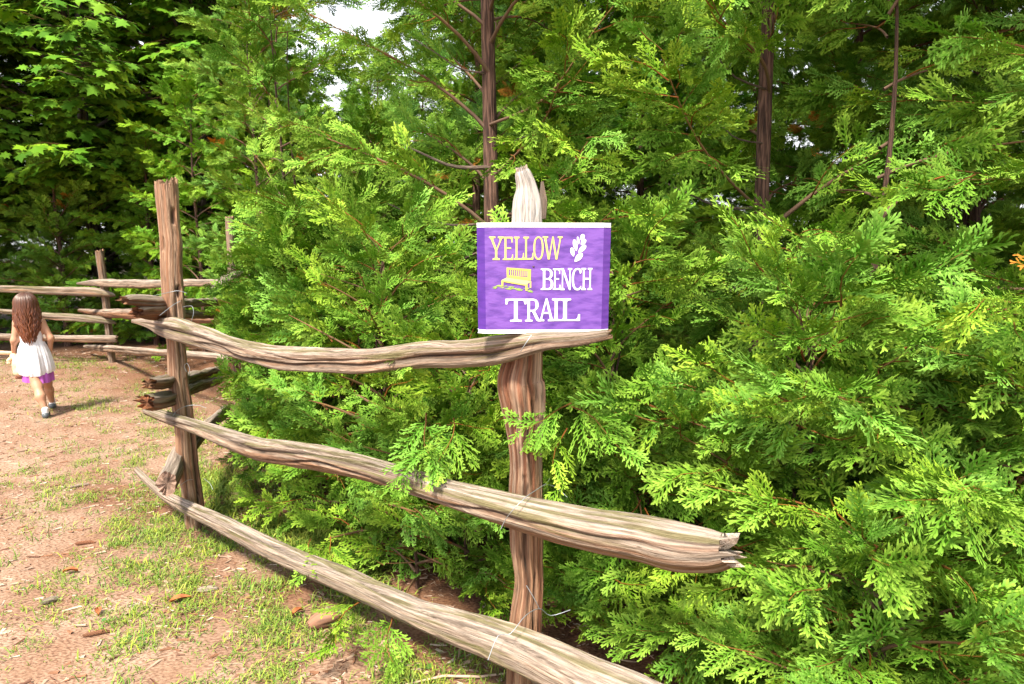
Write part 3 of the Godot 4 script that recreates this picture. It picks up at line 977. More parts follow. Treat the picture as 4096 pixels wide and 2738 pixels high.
func build_fence() -> void:
	var o := thing("split_rail_fence", "weathered split rail fence of rough cedar posts and rails tied with wire", "fence")
	var pale := Color(0.335, 0.23, 0.165)
	var tan := Color(0.255, 0.128, 0.066)
	var red := Color(0.19, 0.062, 0.024)
	var grey := Color(0.245, 0.19, 0.148)
	# posts, as [x, y, z, half width]
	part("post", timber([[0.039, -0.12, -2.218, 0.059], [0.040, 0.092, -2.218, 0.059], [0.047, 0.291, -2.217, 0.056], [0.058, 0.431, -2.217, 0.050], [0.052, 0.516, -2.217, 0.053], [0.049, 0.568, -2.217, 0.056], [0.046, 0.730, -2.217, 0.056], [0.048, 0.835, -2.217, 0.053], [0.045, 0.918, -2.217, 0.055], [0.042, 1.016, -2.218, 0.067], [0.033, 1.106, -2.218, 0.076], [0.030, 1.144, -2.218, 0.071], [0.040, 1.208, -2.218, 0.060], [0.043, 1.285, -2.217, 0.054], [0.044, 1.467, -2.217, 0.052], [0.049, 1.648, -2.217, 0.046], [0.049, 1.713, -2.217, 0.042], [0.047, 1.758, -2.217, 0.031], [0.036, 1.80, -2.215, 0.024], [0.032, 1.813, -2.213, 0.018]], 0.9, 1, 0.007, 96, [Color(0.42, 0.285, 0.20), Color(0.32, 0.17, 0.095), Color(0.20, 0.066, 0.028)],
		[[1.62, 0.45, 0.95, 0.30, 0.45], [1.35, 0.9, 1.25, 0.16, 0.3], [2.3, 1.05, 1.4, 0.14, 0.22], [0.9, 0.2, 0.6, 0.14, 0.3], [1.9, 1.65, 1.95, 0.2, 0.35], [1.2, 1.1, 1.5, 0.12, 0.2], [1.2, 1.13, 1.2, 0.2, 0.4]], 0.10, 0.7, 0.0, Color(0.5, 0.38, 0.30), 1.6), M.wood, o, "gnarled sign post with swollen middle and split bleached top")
	# the splinter beside its top
	part("splinter", timber([[0.098, 1.66, -2.205, 0.010], [0.100, 1.71, -2.205, 0.012], [0.097, 1.745, -2.207, 0.009], [0.096, 1.775, -2.207, 0.004]], 0.8, 31, 0.006, 16, [grey, pale, pale], [], 0.2, 0.4), M.wood, o)
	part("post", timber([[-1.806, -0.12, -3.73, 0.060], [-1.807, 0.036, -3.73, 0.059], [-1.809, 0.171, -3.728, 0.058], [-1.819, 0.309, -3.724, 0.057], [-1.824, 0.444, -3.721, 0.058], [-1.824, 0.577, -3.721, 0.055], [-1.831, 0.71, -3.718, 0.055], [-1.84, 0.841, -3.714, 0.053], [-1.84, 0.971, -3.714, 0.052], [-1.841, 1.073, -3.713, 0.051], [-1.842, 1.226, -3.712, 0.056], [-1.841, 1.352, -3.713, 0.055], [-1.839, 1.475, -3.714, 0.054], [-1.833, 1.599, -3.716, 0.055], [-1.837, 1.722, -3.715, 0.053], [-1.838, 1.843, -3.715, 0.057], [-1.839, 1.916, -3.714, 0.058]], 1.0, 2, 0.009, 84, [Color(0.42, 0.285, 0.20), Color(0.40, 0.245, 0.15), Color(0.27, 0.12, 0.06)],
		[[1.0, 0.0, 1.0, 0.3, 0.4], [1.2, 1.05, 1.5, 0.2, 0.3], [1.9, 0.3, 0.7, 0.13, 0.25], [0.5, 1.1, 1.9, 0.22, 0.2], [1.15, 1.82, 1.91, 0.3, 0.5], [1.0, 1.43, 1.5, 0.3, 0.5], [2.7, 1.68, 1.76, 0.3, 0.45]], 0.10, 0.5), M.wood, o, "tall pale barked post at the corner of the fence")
	part("post", timber([[-2.496, -0.1, -6.101, 0.036], [-2.496, 0.293, -6.101, 0.036], [-2.498, 0.829, -6.101, 0.033], [-2.496, 1.088, -6.102, 0.034], [-2.494, 1.361, -6.102, 0.034], [-2.492, 1.63, -6.103, 0.036], [-2.489, 1.862, -6.104, 0.037]], 1.0, 3, 0.02, 28, [pale, tan, grey], [[1.3, 0.2, 1.2, 0.3, 0.3]]), M.wood, o, "thin post half hidden behind cedar sprays")
	part("post", timber([[-5.028, 0.0, -8.482, 0.044], [-5.031, 0.2, -8.481, 0.042], [-5.04, 0.581, -8.473, 0.044], [-5.048, 0.963, -8.472, 0.045], [-5.060, 1.245, -8.464, 0.049], [-5.071, 1.576, -8.458, 0.050]], 1.0, 4, 0.02, 28, [grey, pale, tan], [[1.3, 0.3, 1.0, 0.3, 0.3]]), M.wood, o, "grey far post where the rails meet at left")
	# the near bay: three long rails in front of both posts
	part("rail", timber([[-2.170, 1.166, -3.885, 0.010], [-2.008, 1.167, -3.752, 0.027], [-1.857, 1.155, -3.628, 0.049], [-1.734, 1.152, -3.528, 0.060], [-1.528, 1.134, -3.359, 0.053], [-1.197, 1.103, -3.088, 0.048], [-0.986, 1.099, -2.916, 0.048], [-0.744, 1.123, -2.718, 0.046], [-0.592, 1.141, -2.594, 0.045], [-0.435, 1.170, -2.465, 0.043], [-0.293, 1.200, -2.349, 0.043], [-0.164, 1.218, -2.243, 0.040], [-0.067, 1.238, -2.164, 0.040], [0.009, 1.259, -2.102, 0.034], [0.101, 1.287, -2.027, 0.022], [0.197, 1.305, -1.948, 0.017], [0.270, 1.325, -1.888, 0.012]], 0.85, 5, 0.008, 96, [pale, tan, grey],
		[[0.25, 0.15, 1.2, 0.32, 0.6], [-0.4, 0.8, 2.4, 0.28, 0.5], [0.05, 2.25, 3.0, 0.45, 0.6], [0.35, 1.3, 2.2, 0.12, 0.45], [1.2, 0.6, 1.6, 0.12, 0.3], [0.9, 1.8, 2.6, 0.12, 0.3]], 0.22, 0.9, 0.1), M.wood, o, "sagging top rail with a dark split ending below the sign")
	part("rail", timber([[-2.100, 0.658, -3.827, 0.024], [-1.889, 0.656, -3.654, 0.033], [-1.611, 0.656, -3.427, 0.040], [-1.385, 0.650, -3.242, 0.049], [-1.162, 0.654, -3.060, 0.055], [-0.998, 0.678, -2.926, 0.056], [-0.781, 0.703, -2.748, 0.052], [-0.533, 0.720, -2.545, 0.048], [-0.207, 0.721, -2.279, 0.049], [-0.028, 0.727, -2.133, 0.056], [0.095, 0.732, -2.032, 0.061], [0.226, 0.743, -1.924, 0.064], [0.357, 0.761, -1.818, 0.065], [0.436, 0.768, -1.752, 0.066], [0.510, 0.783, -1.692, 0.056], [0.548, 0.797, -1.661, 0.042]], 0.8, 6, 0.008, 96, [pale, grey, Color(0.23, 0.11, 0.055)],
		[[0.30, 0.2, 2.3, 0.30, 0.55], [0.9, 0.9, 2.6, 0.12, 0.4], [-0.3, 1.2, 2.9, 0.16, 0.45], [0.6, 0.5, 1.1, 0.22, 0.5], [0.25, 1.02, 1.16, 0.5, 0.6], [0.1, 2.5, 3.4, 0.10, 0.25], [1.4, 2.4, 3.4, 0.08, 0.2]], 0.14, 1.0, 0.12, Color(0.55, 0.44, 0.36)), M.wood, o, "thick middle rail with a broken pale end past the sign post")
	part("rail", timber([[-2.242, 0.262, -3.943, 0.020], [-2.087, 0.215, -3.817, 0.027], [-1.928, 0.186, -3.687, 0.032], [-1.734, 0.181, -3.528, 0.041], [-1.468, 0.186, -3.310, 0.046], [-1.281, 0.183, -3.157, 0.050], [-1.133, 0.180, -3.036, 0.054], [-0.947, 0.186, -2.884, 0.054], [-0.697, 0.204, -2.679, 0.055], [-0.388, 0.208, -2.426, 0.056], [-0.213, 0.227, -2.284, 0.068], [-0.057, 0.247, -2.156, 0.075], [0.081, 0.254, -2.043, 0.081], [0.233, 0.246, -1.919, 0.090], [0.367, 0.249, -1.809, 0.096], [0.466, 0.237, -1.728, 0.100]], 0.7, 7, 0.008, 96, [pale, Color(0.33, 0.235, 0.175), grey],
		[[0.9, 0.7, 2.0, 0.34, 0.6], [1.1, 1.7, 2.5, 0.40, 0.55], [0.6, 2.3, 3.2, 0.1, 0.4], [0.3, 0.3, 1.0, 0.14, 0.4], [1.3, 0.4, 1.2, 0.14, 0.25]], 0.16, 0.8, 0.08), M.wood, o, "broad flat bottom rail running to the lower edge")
	# second bay, seen nearly end on
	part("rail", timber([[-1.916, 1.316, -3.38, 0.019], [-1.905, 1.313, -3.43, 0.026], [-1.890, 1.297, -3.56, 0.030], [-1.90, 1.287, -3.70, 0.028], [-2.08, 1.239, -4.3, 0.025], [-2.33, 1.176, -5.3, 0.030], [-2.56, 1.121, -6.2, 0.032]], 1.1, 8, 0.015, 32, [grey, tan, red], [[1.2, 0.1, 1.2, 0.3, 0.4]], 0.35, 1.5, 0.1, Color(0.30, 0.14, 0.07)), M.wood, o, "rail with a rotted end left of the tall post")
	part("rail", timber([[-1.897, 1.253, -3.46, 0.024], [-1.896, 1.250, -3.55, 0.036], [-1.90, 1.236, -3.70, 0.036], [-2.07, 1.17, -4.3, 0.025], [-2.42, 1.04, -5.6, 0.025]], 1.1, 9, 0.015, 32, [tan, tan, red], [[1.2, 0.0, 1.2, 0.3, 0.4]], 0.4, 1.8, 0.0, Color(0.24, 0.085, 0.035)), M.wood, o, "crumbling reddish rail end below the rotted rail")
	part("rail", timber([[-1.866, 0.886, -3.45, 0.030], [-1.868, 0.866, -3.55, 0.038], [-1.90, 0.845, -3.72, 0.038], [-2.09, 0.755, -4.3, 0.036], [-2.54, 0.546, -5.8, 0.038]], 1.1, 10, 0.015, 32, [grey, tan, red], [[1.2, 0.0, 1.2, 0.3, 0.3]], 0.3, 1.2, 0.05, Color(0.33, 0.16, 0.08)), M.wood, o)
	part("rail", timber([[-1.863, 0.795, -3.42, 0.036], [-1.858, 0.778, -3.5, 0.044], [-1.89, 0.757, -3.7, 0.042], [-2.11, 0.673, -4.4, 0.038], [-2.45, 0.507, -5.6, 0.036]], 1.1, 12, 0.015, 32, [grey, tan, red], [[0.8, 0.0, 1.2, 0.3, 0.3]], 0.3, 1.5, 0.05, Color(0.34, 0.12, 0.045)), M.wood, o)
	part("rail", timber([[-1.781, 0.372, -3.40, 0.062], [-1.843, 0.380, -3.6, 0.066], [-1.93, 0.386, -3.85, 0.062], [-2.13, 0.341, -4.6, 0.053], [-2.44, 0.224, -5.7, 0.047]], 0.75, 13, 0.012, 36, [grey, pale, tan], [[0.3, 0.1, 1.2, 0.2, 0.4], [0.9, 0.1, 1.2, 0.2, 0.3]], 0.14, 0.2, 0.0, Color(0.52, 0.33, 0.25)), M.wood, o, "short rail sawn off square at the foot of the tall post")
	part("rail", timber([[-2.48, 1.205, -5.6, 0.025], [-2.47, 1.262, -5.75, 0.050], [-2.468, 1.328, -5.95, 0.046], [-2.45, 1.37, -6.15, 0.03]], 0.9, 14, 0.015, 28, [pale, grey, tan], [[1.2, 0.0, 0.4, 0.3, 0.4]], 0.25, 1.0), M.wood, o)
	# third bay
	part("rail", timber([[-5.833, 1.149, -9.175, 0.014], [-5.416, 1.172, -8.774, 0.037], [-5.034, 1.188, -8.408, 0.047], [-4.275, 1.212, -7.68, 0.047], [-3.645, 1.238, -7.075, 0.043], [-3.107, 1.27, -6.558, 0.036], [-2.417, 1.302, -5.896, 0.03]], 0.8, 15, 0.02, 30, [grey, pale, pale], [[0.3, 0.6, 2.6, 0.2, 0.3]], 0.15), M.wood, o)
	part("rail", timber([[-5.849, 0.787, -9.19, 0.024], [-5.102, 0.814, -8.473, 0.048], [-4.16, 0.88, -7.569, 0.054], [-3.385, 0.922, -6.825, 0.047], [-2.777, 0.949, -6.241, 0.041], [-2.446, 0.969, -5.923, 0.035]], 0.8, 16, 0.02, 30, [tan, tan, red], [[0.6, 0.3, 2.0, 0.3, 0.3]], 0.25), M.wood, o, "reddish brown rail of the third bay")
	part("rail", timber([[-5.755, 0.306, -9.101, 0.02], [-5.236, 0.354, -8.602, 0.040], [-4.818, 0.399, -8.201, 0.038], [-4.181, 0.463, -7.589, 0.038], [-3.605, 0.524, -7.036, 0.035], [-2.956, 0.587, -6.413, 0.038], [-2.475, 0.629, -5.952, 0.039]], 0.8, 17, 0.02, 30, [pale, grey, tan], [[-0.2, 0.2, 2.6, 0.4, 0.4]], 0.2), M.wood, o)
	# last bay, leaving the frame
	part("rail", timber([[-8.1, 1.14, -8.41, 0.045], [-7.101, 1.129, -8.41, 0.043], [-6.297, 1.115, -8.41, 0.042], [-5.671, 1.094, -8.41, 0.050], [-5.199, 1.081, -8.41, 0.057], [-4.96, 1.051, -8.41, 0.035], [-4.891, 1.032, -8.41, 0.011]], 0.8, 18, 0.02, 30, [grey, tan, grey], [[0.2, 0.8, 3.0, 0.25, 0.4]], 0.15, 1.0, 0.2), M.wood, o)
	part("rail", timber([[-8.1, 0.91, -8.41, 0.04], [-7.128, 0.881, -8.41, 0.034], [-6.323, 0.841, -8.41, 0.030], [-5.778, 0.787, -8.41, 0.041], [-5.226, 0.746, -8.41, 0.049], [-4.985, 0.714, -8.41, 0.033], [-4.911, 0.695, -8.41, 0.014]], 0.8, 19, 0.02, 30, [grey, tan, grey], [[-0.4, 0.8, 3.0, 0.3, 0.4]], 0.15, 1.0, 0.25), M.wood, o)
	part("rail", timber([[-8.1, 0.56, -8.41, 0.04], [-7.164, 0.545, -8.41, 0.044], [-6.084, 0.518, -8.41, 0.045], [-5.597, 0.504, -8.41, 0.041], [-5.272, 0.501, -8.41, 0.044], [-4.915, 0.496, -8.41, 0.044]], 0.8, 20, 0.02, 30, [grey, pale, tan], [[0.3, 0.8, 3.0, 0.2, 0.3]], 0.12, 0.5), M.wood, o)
	# wire ties
	for w in [
		[[-0.035, 0.69, -2.052], [-0.022, 0.72, -2.047], [0.0, 0.765, -2.012], [0.04, 0.80, -2.03], [0.075, 0.795, -2.11], [0.112, 0.79, -2.18], [0.149, 0.773, -2.2], [0.184, 0.747, -2.18]],
		[[0.104, 0.792, -2.17], [0.119, 0.793, -2.2], [0.130, 0.815, -2.2]],
		[[-0.075, 0.29, -1.985], [-0.045, 0.335, -2.045], [-0.005, 0.352, -2.03], [0.044, 0.385, -2.08], [0.093, 0.365, -2.16], [0.133, 0.318, -2.2], [0.200, 0.339, -2.2]],
		[[0.093, 0.363, -2.16], [0.075, 0.405, -2.15], [0.048, 0.450, -2.155]],
		[[0.058, 1.308, -2.02], [0.041, 1.284, -2.015], [0.026, 1.258, -2.03]],
		[[-1.824, 1.231, -3.52], [-1.793, 1.278, -3.60], [-1.77, 1.298, -3.64]],
		[[-1.868, 1.33, -3.55], [-1.822, 1.345, -3.63], [-1.78, 1.352, -3.645], [-1.742, 1.338, -3.66]],
		[[-1.78, 1.262, -3.68], [-1.742, 1.27, -3.66], [-1.709, 1.268, -3.64], [-1.699, 1.233, -3.63], [-1.713, 1.194, -3.63]],
		[[-1.766, 0.914, -3.65], [-1.776, 0.942, -3.65], [-1.756, 0.961, -3.64], [-1.738, 0.934, -3.63], [-1.745, 0.903, -3.63]],
		[[-1.81, 0.69, -3.56], [-1.803, 0.712, -3.60], [-1.777, 0.723, -3.655], [-1.727, 0.723, -3.67], [-1.666, 0.715, -3.64]],
		[[-1.825, 0.285, -3.62], [-1.80, 0.303, -3.65], [-1.775, 0.304, -3.66]],
		[[-1.72, 0.302, -3.68], [-1.671, 0.289, -3.64], [-1.647, 0.261, -3.62]]]:
		part("wire", wire(w, 0.0014), M.wire, o)

func build_sign() -> void:
	var o := thing("trail_sign", "purple wooden board lettered YELLOW BENCH TRAIL, fixed to the gnarled post", "sign", Vector3(0.097, 1.475, -2.098))
	o.rotation.y = 0.03
	var k := 0.000272
	var pt := func(x: float, y: float, z: float) -> Vector3: return Vector3((x - 765) * k, (873 - y) * k, z)
	# the board: cross section with chamfered sides, in three bands of paint
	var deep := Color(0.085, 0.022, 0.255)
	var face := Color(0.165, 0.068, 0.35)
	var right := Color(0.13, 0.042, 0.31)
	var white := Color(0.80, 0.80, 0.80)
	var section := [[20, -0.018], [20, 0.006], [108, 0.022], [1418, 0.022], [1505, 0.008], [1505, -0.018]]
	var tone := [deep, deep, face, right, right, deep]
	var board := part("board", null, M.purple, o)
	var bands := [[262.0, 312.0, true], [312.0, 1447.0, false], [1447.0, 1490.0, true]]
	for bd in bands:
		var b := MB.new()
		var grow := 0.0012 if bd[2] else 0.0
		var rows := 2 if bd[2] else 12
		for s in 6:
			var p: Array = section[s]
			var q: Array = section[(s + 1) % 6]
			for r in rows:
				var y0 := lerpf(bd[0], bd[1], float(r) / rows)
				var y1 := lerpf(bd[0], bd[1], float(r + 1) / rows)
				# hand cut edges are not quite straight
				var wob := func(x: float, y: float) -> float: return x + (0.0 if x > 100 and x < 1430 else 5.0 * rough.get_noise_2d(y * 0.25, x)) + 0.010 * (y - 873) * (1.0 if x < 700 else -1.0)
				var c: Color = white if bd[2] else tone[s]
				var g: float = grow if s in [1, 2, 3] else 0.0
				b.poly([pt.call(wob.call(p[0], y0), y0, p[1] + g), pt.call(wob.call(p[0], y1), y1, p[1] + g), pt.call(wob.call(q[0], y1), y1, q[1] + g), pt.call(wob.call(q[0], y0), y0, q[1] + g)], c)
		if bd[2]:
			for y in [bd[0], bd[1]]:
				var cap := []
				for p in section:
					cap.append(pt.call(p[0], y, p[1]))
				b.poly(cap, white)
		if bd[2]:
			part("border_band", b.mesh(), M.vertex, board, "white painted edge of the board")
		else:
			board.mesh = b.mesh()
	# lettering: serif capitals fitted to the painted boxes
	var font := SystemFont.new()
	font.font_names = PackedStringArray(["Droid Serif"])
	var words := [
		["yellow word YELLOW", Color(0.62, 0.53, 0.15), [["Y", 152, 312, 412, 670], ["E", 303, 418, 415, 670], ["L", 426, 538, 414, 668], ["L", 532, 643, 414, 666], ["O", 643, 756, 411, 668], ["W", 745, 966, 410, 664]]],
		["white word BENCH", Color(0.82, 0.82, 0.82), [["B", 727, 866, 765, 1001], ["E", 862, 946, 765, 1000], ["N", 946, 1076, 761, 1004], ["C", 1074, 1180, 759, 1006], ["H", 1182, 1302, 759, 1003]]],
		["white word TRAIL", Color(0.82, 0.82, 0.82), [["T", 333, 566, 1100, 1355], ["R", 553, 728, 1100, 1354], ["A", 705, 880, 1097, 1352], ["I", 855, 950, 1100, 1350], ["L", 940, 1170, 1100, 1350]]]]
	for w in words:
		var st := SurfaceTool.new()
		st.begin(Mesh.PRIMITIVE_TRIANGLES)
		var i := 0
		for g in w[2]:
			var tm := TextMesh.new()
			tm.font = font
			tm.text = g[0]
			tm.font_size = 64
			tm.pixel_size = 0.01
			tm.depth = 0.1
			tm.curve_step = 1.0
			var bb := tm.get_aabb()
			var sc := Vector3((g[2] - g[1]) * k / bb.size.x, (g[4] - g[3]) * k / bb.size.y, 0.0012 / bb.size.z)
			var t := Transform3D(Basis.from_scale(sc), pt.call(g[1], g[4], 0.0219 + 0.00006 * i) - bb.position * sc + Vector3(0, 0, 0))
			for s in tm.get_surface_count():
				st.append_from(tm, s, t)
			i += 1
		part("lettering", st.commit(), plain((w[1] as Color).linear_to_srgb(), 0.6), board, w[0])
	# leaf emblem
	var lf := MB.new()
	for e in [[1185, 420, 24, 36, 20], [1140, 455, 13, 43, -10], [1196, 473, 25, 40, 38], [1108, 507, 24, 65, -12], [1184, 548, 26, 58, 45], [1078, 582, 23, 50, -14], [1145, 642, 30, 62, 42]]:
		var pts := []
		for q in 24:
			var a := TAU * q / 24
			var v := Vector2(sin(a) * e[2] * (1.0 + 0.12 * cos(a)), -cos(a) * e[3])
			v.x *= 1.0 - 0.45 * maxf(0, -cos(a)) * absf(cos(a))
			v = v.rotated(deg_to_rad(e[4]))
			pts.append(pt.call(e[0] + v.x, e[1] + v.y, 0.0231))
		lf.poly(pts, Color(0.82, 0.82, 0.82))
	part("leaf_emblem", lf.mesh(), M.vertex, board, "white ear of seven leaves")
	# painted bench
	var bn := MB.new()
	var yl := Color(0.60, 0.45, 0.10)
	var yp := Color(0.66, 0.58, 0.24)
	var z := 0.0231
	var quad := func(x0: float, y0: float, x1: float, y1: float, x2: float, y2: float, x3: float, y3: float, c: Color, dz: float) -> void:
		bn.poly([pt.call(x0, y0, z + dz), pt.call(x1, y1, z + dz), pt.call(x2, y2, z + dz), pt.call(x3, y3, z + dz)], c)
	quad.call(345, 752, 618, 772, 617, 792, 345, 773, yl, 0.0)
	quad.call(346, 835, 615, 866, 615, 897, 348, 862, yl, 0.0)
	quad.call(345, 774, 369, 776, 369, 837, 346, 834, yl, 0.0)
	quad.call(577, 790, 617, 793, 615, 865, 577, 861, yl, 0.0)
	for i in 9:
		var x := 384.0 + i * 21.5
		var y := 776.0 + i * 1.6
		quad.call(x, y, x + 11, y + 1, x + 11, y + 64, x, y + 63, yl, 0.0)
	quad.call(348, 864, 620, 903, 565, 945, 288, 893, yp, 0.0002)
	quad.call(286, 895, 310, 899, 308, 962, 288, 958, yl, 0.0004)
	quad.call(310, 900, 555, 944, 555, 954, 310, 912, yl, 0.0004)
	quad.call(553, 942, 580, 940, 577, 1012, 556, 1010, yl, 0.0004)
	quad.call(604, 912, 620, 904, 620, 978, 604, 980, Color(0.72, 0.52, 0.16), 0.0003)
	part("bench_picture", bn.mesh(), M.vertex, board, "small painted yellow bench")
	var gr := MB.new()
	var rng := RandomNumberGenerator.new()
	rng.seed = 77
	for i in 34:
		var x := rng.randf_range(205, 500) if i < 26 else rng.randf_range(560, 630)
		var y := 950.0 + (x - 205) * 0.10 + rng.randf_range(-6, 34)
		var w := rng.randf_range(14, 40)
		gr.poly([pt.call(x - w, y, 0.02305 + 0.00001 * i), pt.call(x + w, y - rng.randf_range(4, 12), 0.02305 + 0.00001 * i), pt.call(x + w * 0.5, y + 7, 0.02305 + 0.00001 * i)], Color(0.20, 0.33, 0.05).lerp(Color(0.33, 0.42, 0.12), rng.randf()))
	part("grass_picture", gr.mesh(), M.vertex, board, "green brush strokes under the painted bench")
	var s := SphereMesh.new()
	s.radius = 0.0035; s.height = 0.004; s.radial_segments = 10; s.rings = 5
	part("screw_head", s, plain(lin(0.10, 0.05, 0.03), 0.6), board).position = pt.call(645, 742, 0.0222)

func build_girl() -> void:
	var base := Vector3(-4.45, 0, -6.29)
	base.y = ground_y(base.x, base.z)
	var o := thing("person", "girl in a white dress with long wavy brown hair walking away along the trail", "person", base, 0.612)
	var sk := Color(0.47, 0.245, 0.15)
	var P := func(x: float, y: float, z: float) -> Vector3: return Vector3(x, y, z)
	var zb := -0.22
	var bones := []
	# torso, neck
	bones.append([P.call(0.0, 0.56, zb), P.call(-0.005, 0.70, zb), 0.085, 0.075, Vector3(0.9, 1, 1.25)])
	bones.append([P.call(-0.01, 0.70, zb), P.call(-0.02, 0.88, zb), 0.075, 0.080, Vector3(0.85, 1, 1.3)])
	bones.append([P.call(-0.10, 0.905, zb), P.call(0.058, 0.900, zb), 0.036, 0.036])
	bones.append([P.call(-0.025, 0.90, zb), P.call(-0.03, 1.00, zb - 0.01), 0.034, 0.030])
	# left arm, bent towards the toy it holds
	bones.append([P.call(-0.115, 0.900, zb), P.call(-0.148, 0.73, zb + 0.01), 0.034, 0.026])
	bones.append([P.call(-0.148, 0.73, zb + 0.01), P.call(-0.162, 0.615, zb - 0.05), 0.026, 0.018])
	# right arm
	bones.append([P.call(0.078, 0.895, zb), P.call(0.138, 0.735, zb + 0.03), 0.034, 0.026])
	bones.append([P.call(0.138, 0.735, zb + 0.03), P.call(0.128, 0.615, zb - 0.02), 0.026, 0.018])
	# legs
	bones.append([P.call(-0.045, 0.50, zb), P.call(0.000, 0.29, zb + 0.10), 0.062, 0.043])
	bones.append([P.call(0.000, 0.29, zb + 0.10), P.call(0.016, 0.20, zb + 0.17), 0.041, 0.039])
	bones.append([P.call(0.016, 0.20, zb + 0.17), P.call(0.046, 0.06, zb + 0.215), 0.039, 0.023])
	bones.append([P.call(0.05, 0.50, zb), P.call(0.078, 0.28, zb - 0.16), 0.060, 0.042])
	bones.append([P.call(0.078, 0.28, zb - 0.16), P.call(0.09, 0.19, zb - 0.19), 0.040, 0.038])
	bones.append([P.call(0.09, 0.19, zb - 0.19), P.call(0.108, 0.06, zb - 0.24), 0.038, 0.023])
	# head
	bones.append([P.call(-0.034, 1.075, zb - 0.005), P.call(-0.034, 1.055, zb - 0.02), 0.078, 0.072])
	bones.append([P.call(-0.034, 1.015, zb - 0.045), P.call(-0.034, 1.01, zb - 0.055), 0.042, 0.034])
	bones.append([P.call(-0.034, 1.055, zb - 0.095), P.call(-0.034, 1.04, zb - 0.104), 0.007, 0.010])
	var bm := body(bones, 0.009, 0.03, func(_p): return sk)
	part("body", bm, M.skin, o)
	# hands: palm, four fingers, thumb
	for h in [[P.call(-0.162, 0.612, zb - 0.052), -1.0], [P.call(0.128, 0.612, zb - 0.022), 1.0]]:
		var w: Vector3 = h[0]
		var s: float = h[1]
		var hb := [[w, w + Vector3(0, -0.035, -0.005), 0.014, 0.018, Vector3(1.4, 1, 0.9)]]
		for f in 4:
			var q := w + Vector3(0.0, -0.045, -0.018 + 0.011 * f)
			var l: float = [0.024, 0.029, 0.027, 0.020][f]
			var m := q + Vector3(-0.004 * s, -l * 0.8, 0)
			hb.append([q, m, 0.0062, 0.0056])
			hb.append([m, m + Vector3(-0.012 * s, -l * 0.55, 0), 0.0056, 0.0045])
		hb.append([w + Vector3(0, -0.018, -0.014), w + Vector3(-0.008 * s, -0.040, -0.028), 0.0075, 0.006])
		hb.append([w + Vector3(-0.008 * s, -0.040, -0.028), w + Vector3(-0.014 * s, -0.056, -0.026), 0.006, 0.0045])
		part("hand", body(hb, 0.003, 0.005, func(_p): return sk), M.skin, o)
	for s: float in [-1.0, 1.0]:
		var e := SphereMesh.new()
		e.radius = 0.008; e.height = 0.011
		part("eye", e, plain(lin(0.05, 0.03, 0.02), 0.3), o).position = P.call(-0.034 + 0.027 * s, 1.068, zb - 0.082)
	var mo := SphereMesh.new()
	mo.radius = 0.014; mo.height = 0.010
	part("mouth", mo, plain(lin(0.5, 0.16, 0.13), 0.5), o).position = P.call(-0.034, 1.012, zb - 0.086)
	# dress: gathered at a high waist, full skirt with folds
	var dress := func(rows: Array, folds: float, seed_: float) -> ArrayMesh:
		var b := MB.new()
		var n := 96
		var first := []
		var rr := []
		for i in (rows.size() - 1) * 5 + 1:
			var t := i / 5.0
			var a: Array = rows[mini(int(t), rows.size() - 1)]
			var c: Array = rows[mini(int(t) + 1, rows.size() - 1)]
			var f := smoothstep(0.0, 1.0, t - int(t)) * 0.5 + 0.5 * (t - int(t))
			rr.append([lerpf(a[0], c[0], f), lerpf(a[1], c[1], f), lerpf(a[2], c[2], f), lerpf(a[3], c[3], f)])
		for r in rr:
			var ring := []
			for k in n + 1:
				var a := TAU * (k % n) / n
				var fold: float = r[3] * folds * (sin(a * 11 + 1.3 * sin(a * 3 + seed_)) * 0.7 + 0.6 * sin(a * 5 + seed_) + 0.35 * sin(a * 23 + seed_ * 2))
				ring.append(b.vert(Vector3(r[1] + cos(a) * (r[2] + fold), r[0] + r[3] * 0.010 * sin(a * 2 + 0.5 + seed_), zb + sin(a) * (r[2] * 0.86 + fold)), Color.WHITE))
			first.append(ring)
		for i in first.size() - 1:
			for k in n:
				b.quad(first[i][k], first[i][k + 1], first[i + 1][k + 1], first[i + 1][k])
		return b.mesh(true)
	part("underskirt", dress.call([[0.46, 0.005, 0.105, 0.6], [0.40, 0.008, 0.124, 0.7], [0.322, 0.012, 0.124, 0.8]], 0.010, 2.0), M.plum, o, "purple hem showing below the dress")
	part("dress", dress.call([[0.875, -0.022, 0.062, 0.0], [0.84, -0.02, 0.086, 0.0], [0.78, -0.016, 0.092, 0.05], [0.715, -0.012, 0.092, 0.2], [0.66, -0.01, 0.110, 0.6], [0.58, -0.005, 0.128, 0.9], [0.48, 0.0, 0.140, 1.1], [0.43, 0.002, 0.141, 1.2], [0.398, 0.004, 0.134, 1.25]], 0.0085, 0.7), M.cloth, o)
	for s: float in [-1.0, 1.0]:
		var b := MB.new()
		var x := -0.02 + 0.058 * s
		var pts := [Vector3(x, 0.86, zb + 0.062), Vector3(x, 0.91, zb + 0.052), Vector3(x, 0.938, zb + 0.012), Vector3(x, 0.925, zb - 0.04), Vector3(x, 0.86, zb - 0.064)]
		b.tube(pts, [0.010, 0.010, 0.010, 0.010, 0.010], 8, Color.WHITE, Color.WHITE)
		part("shoulder_strap", b.mesh(true), M.cloth, o)
	# socks and shoes
	var feet := [[Vector3(0.043, 0.0, zb + 0.215), 0.10], [Vector3(0.108, 0.0, zb - 0.245), -0.05]]
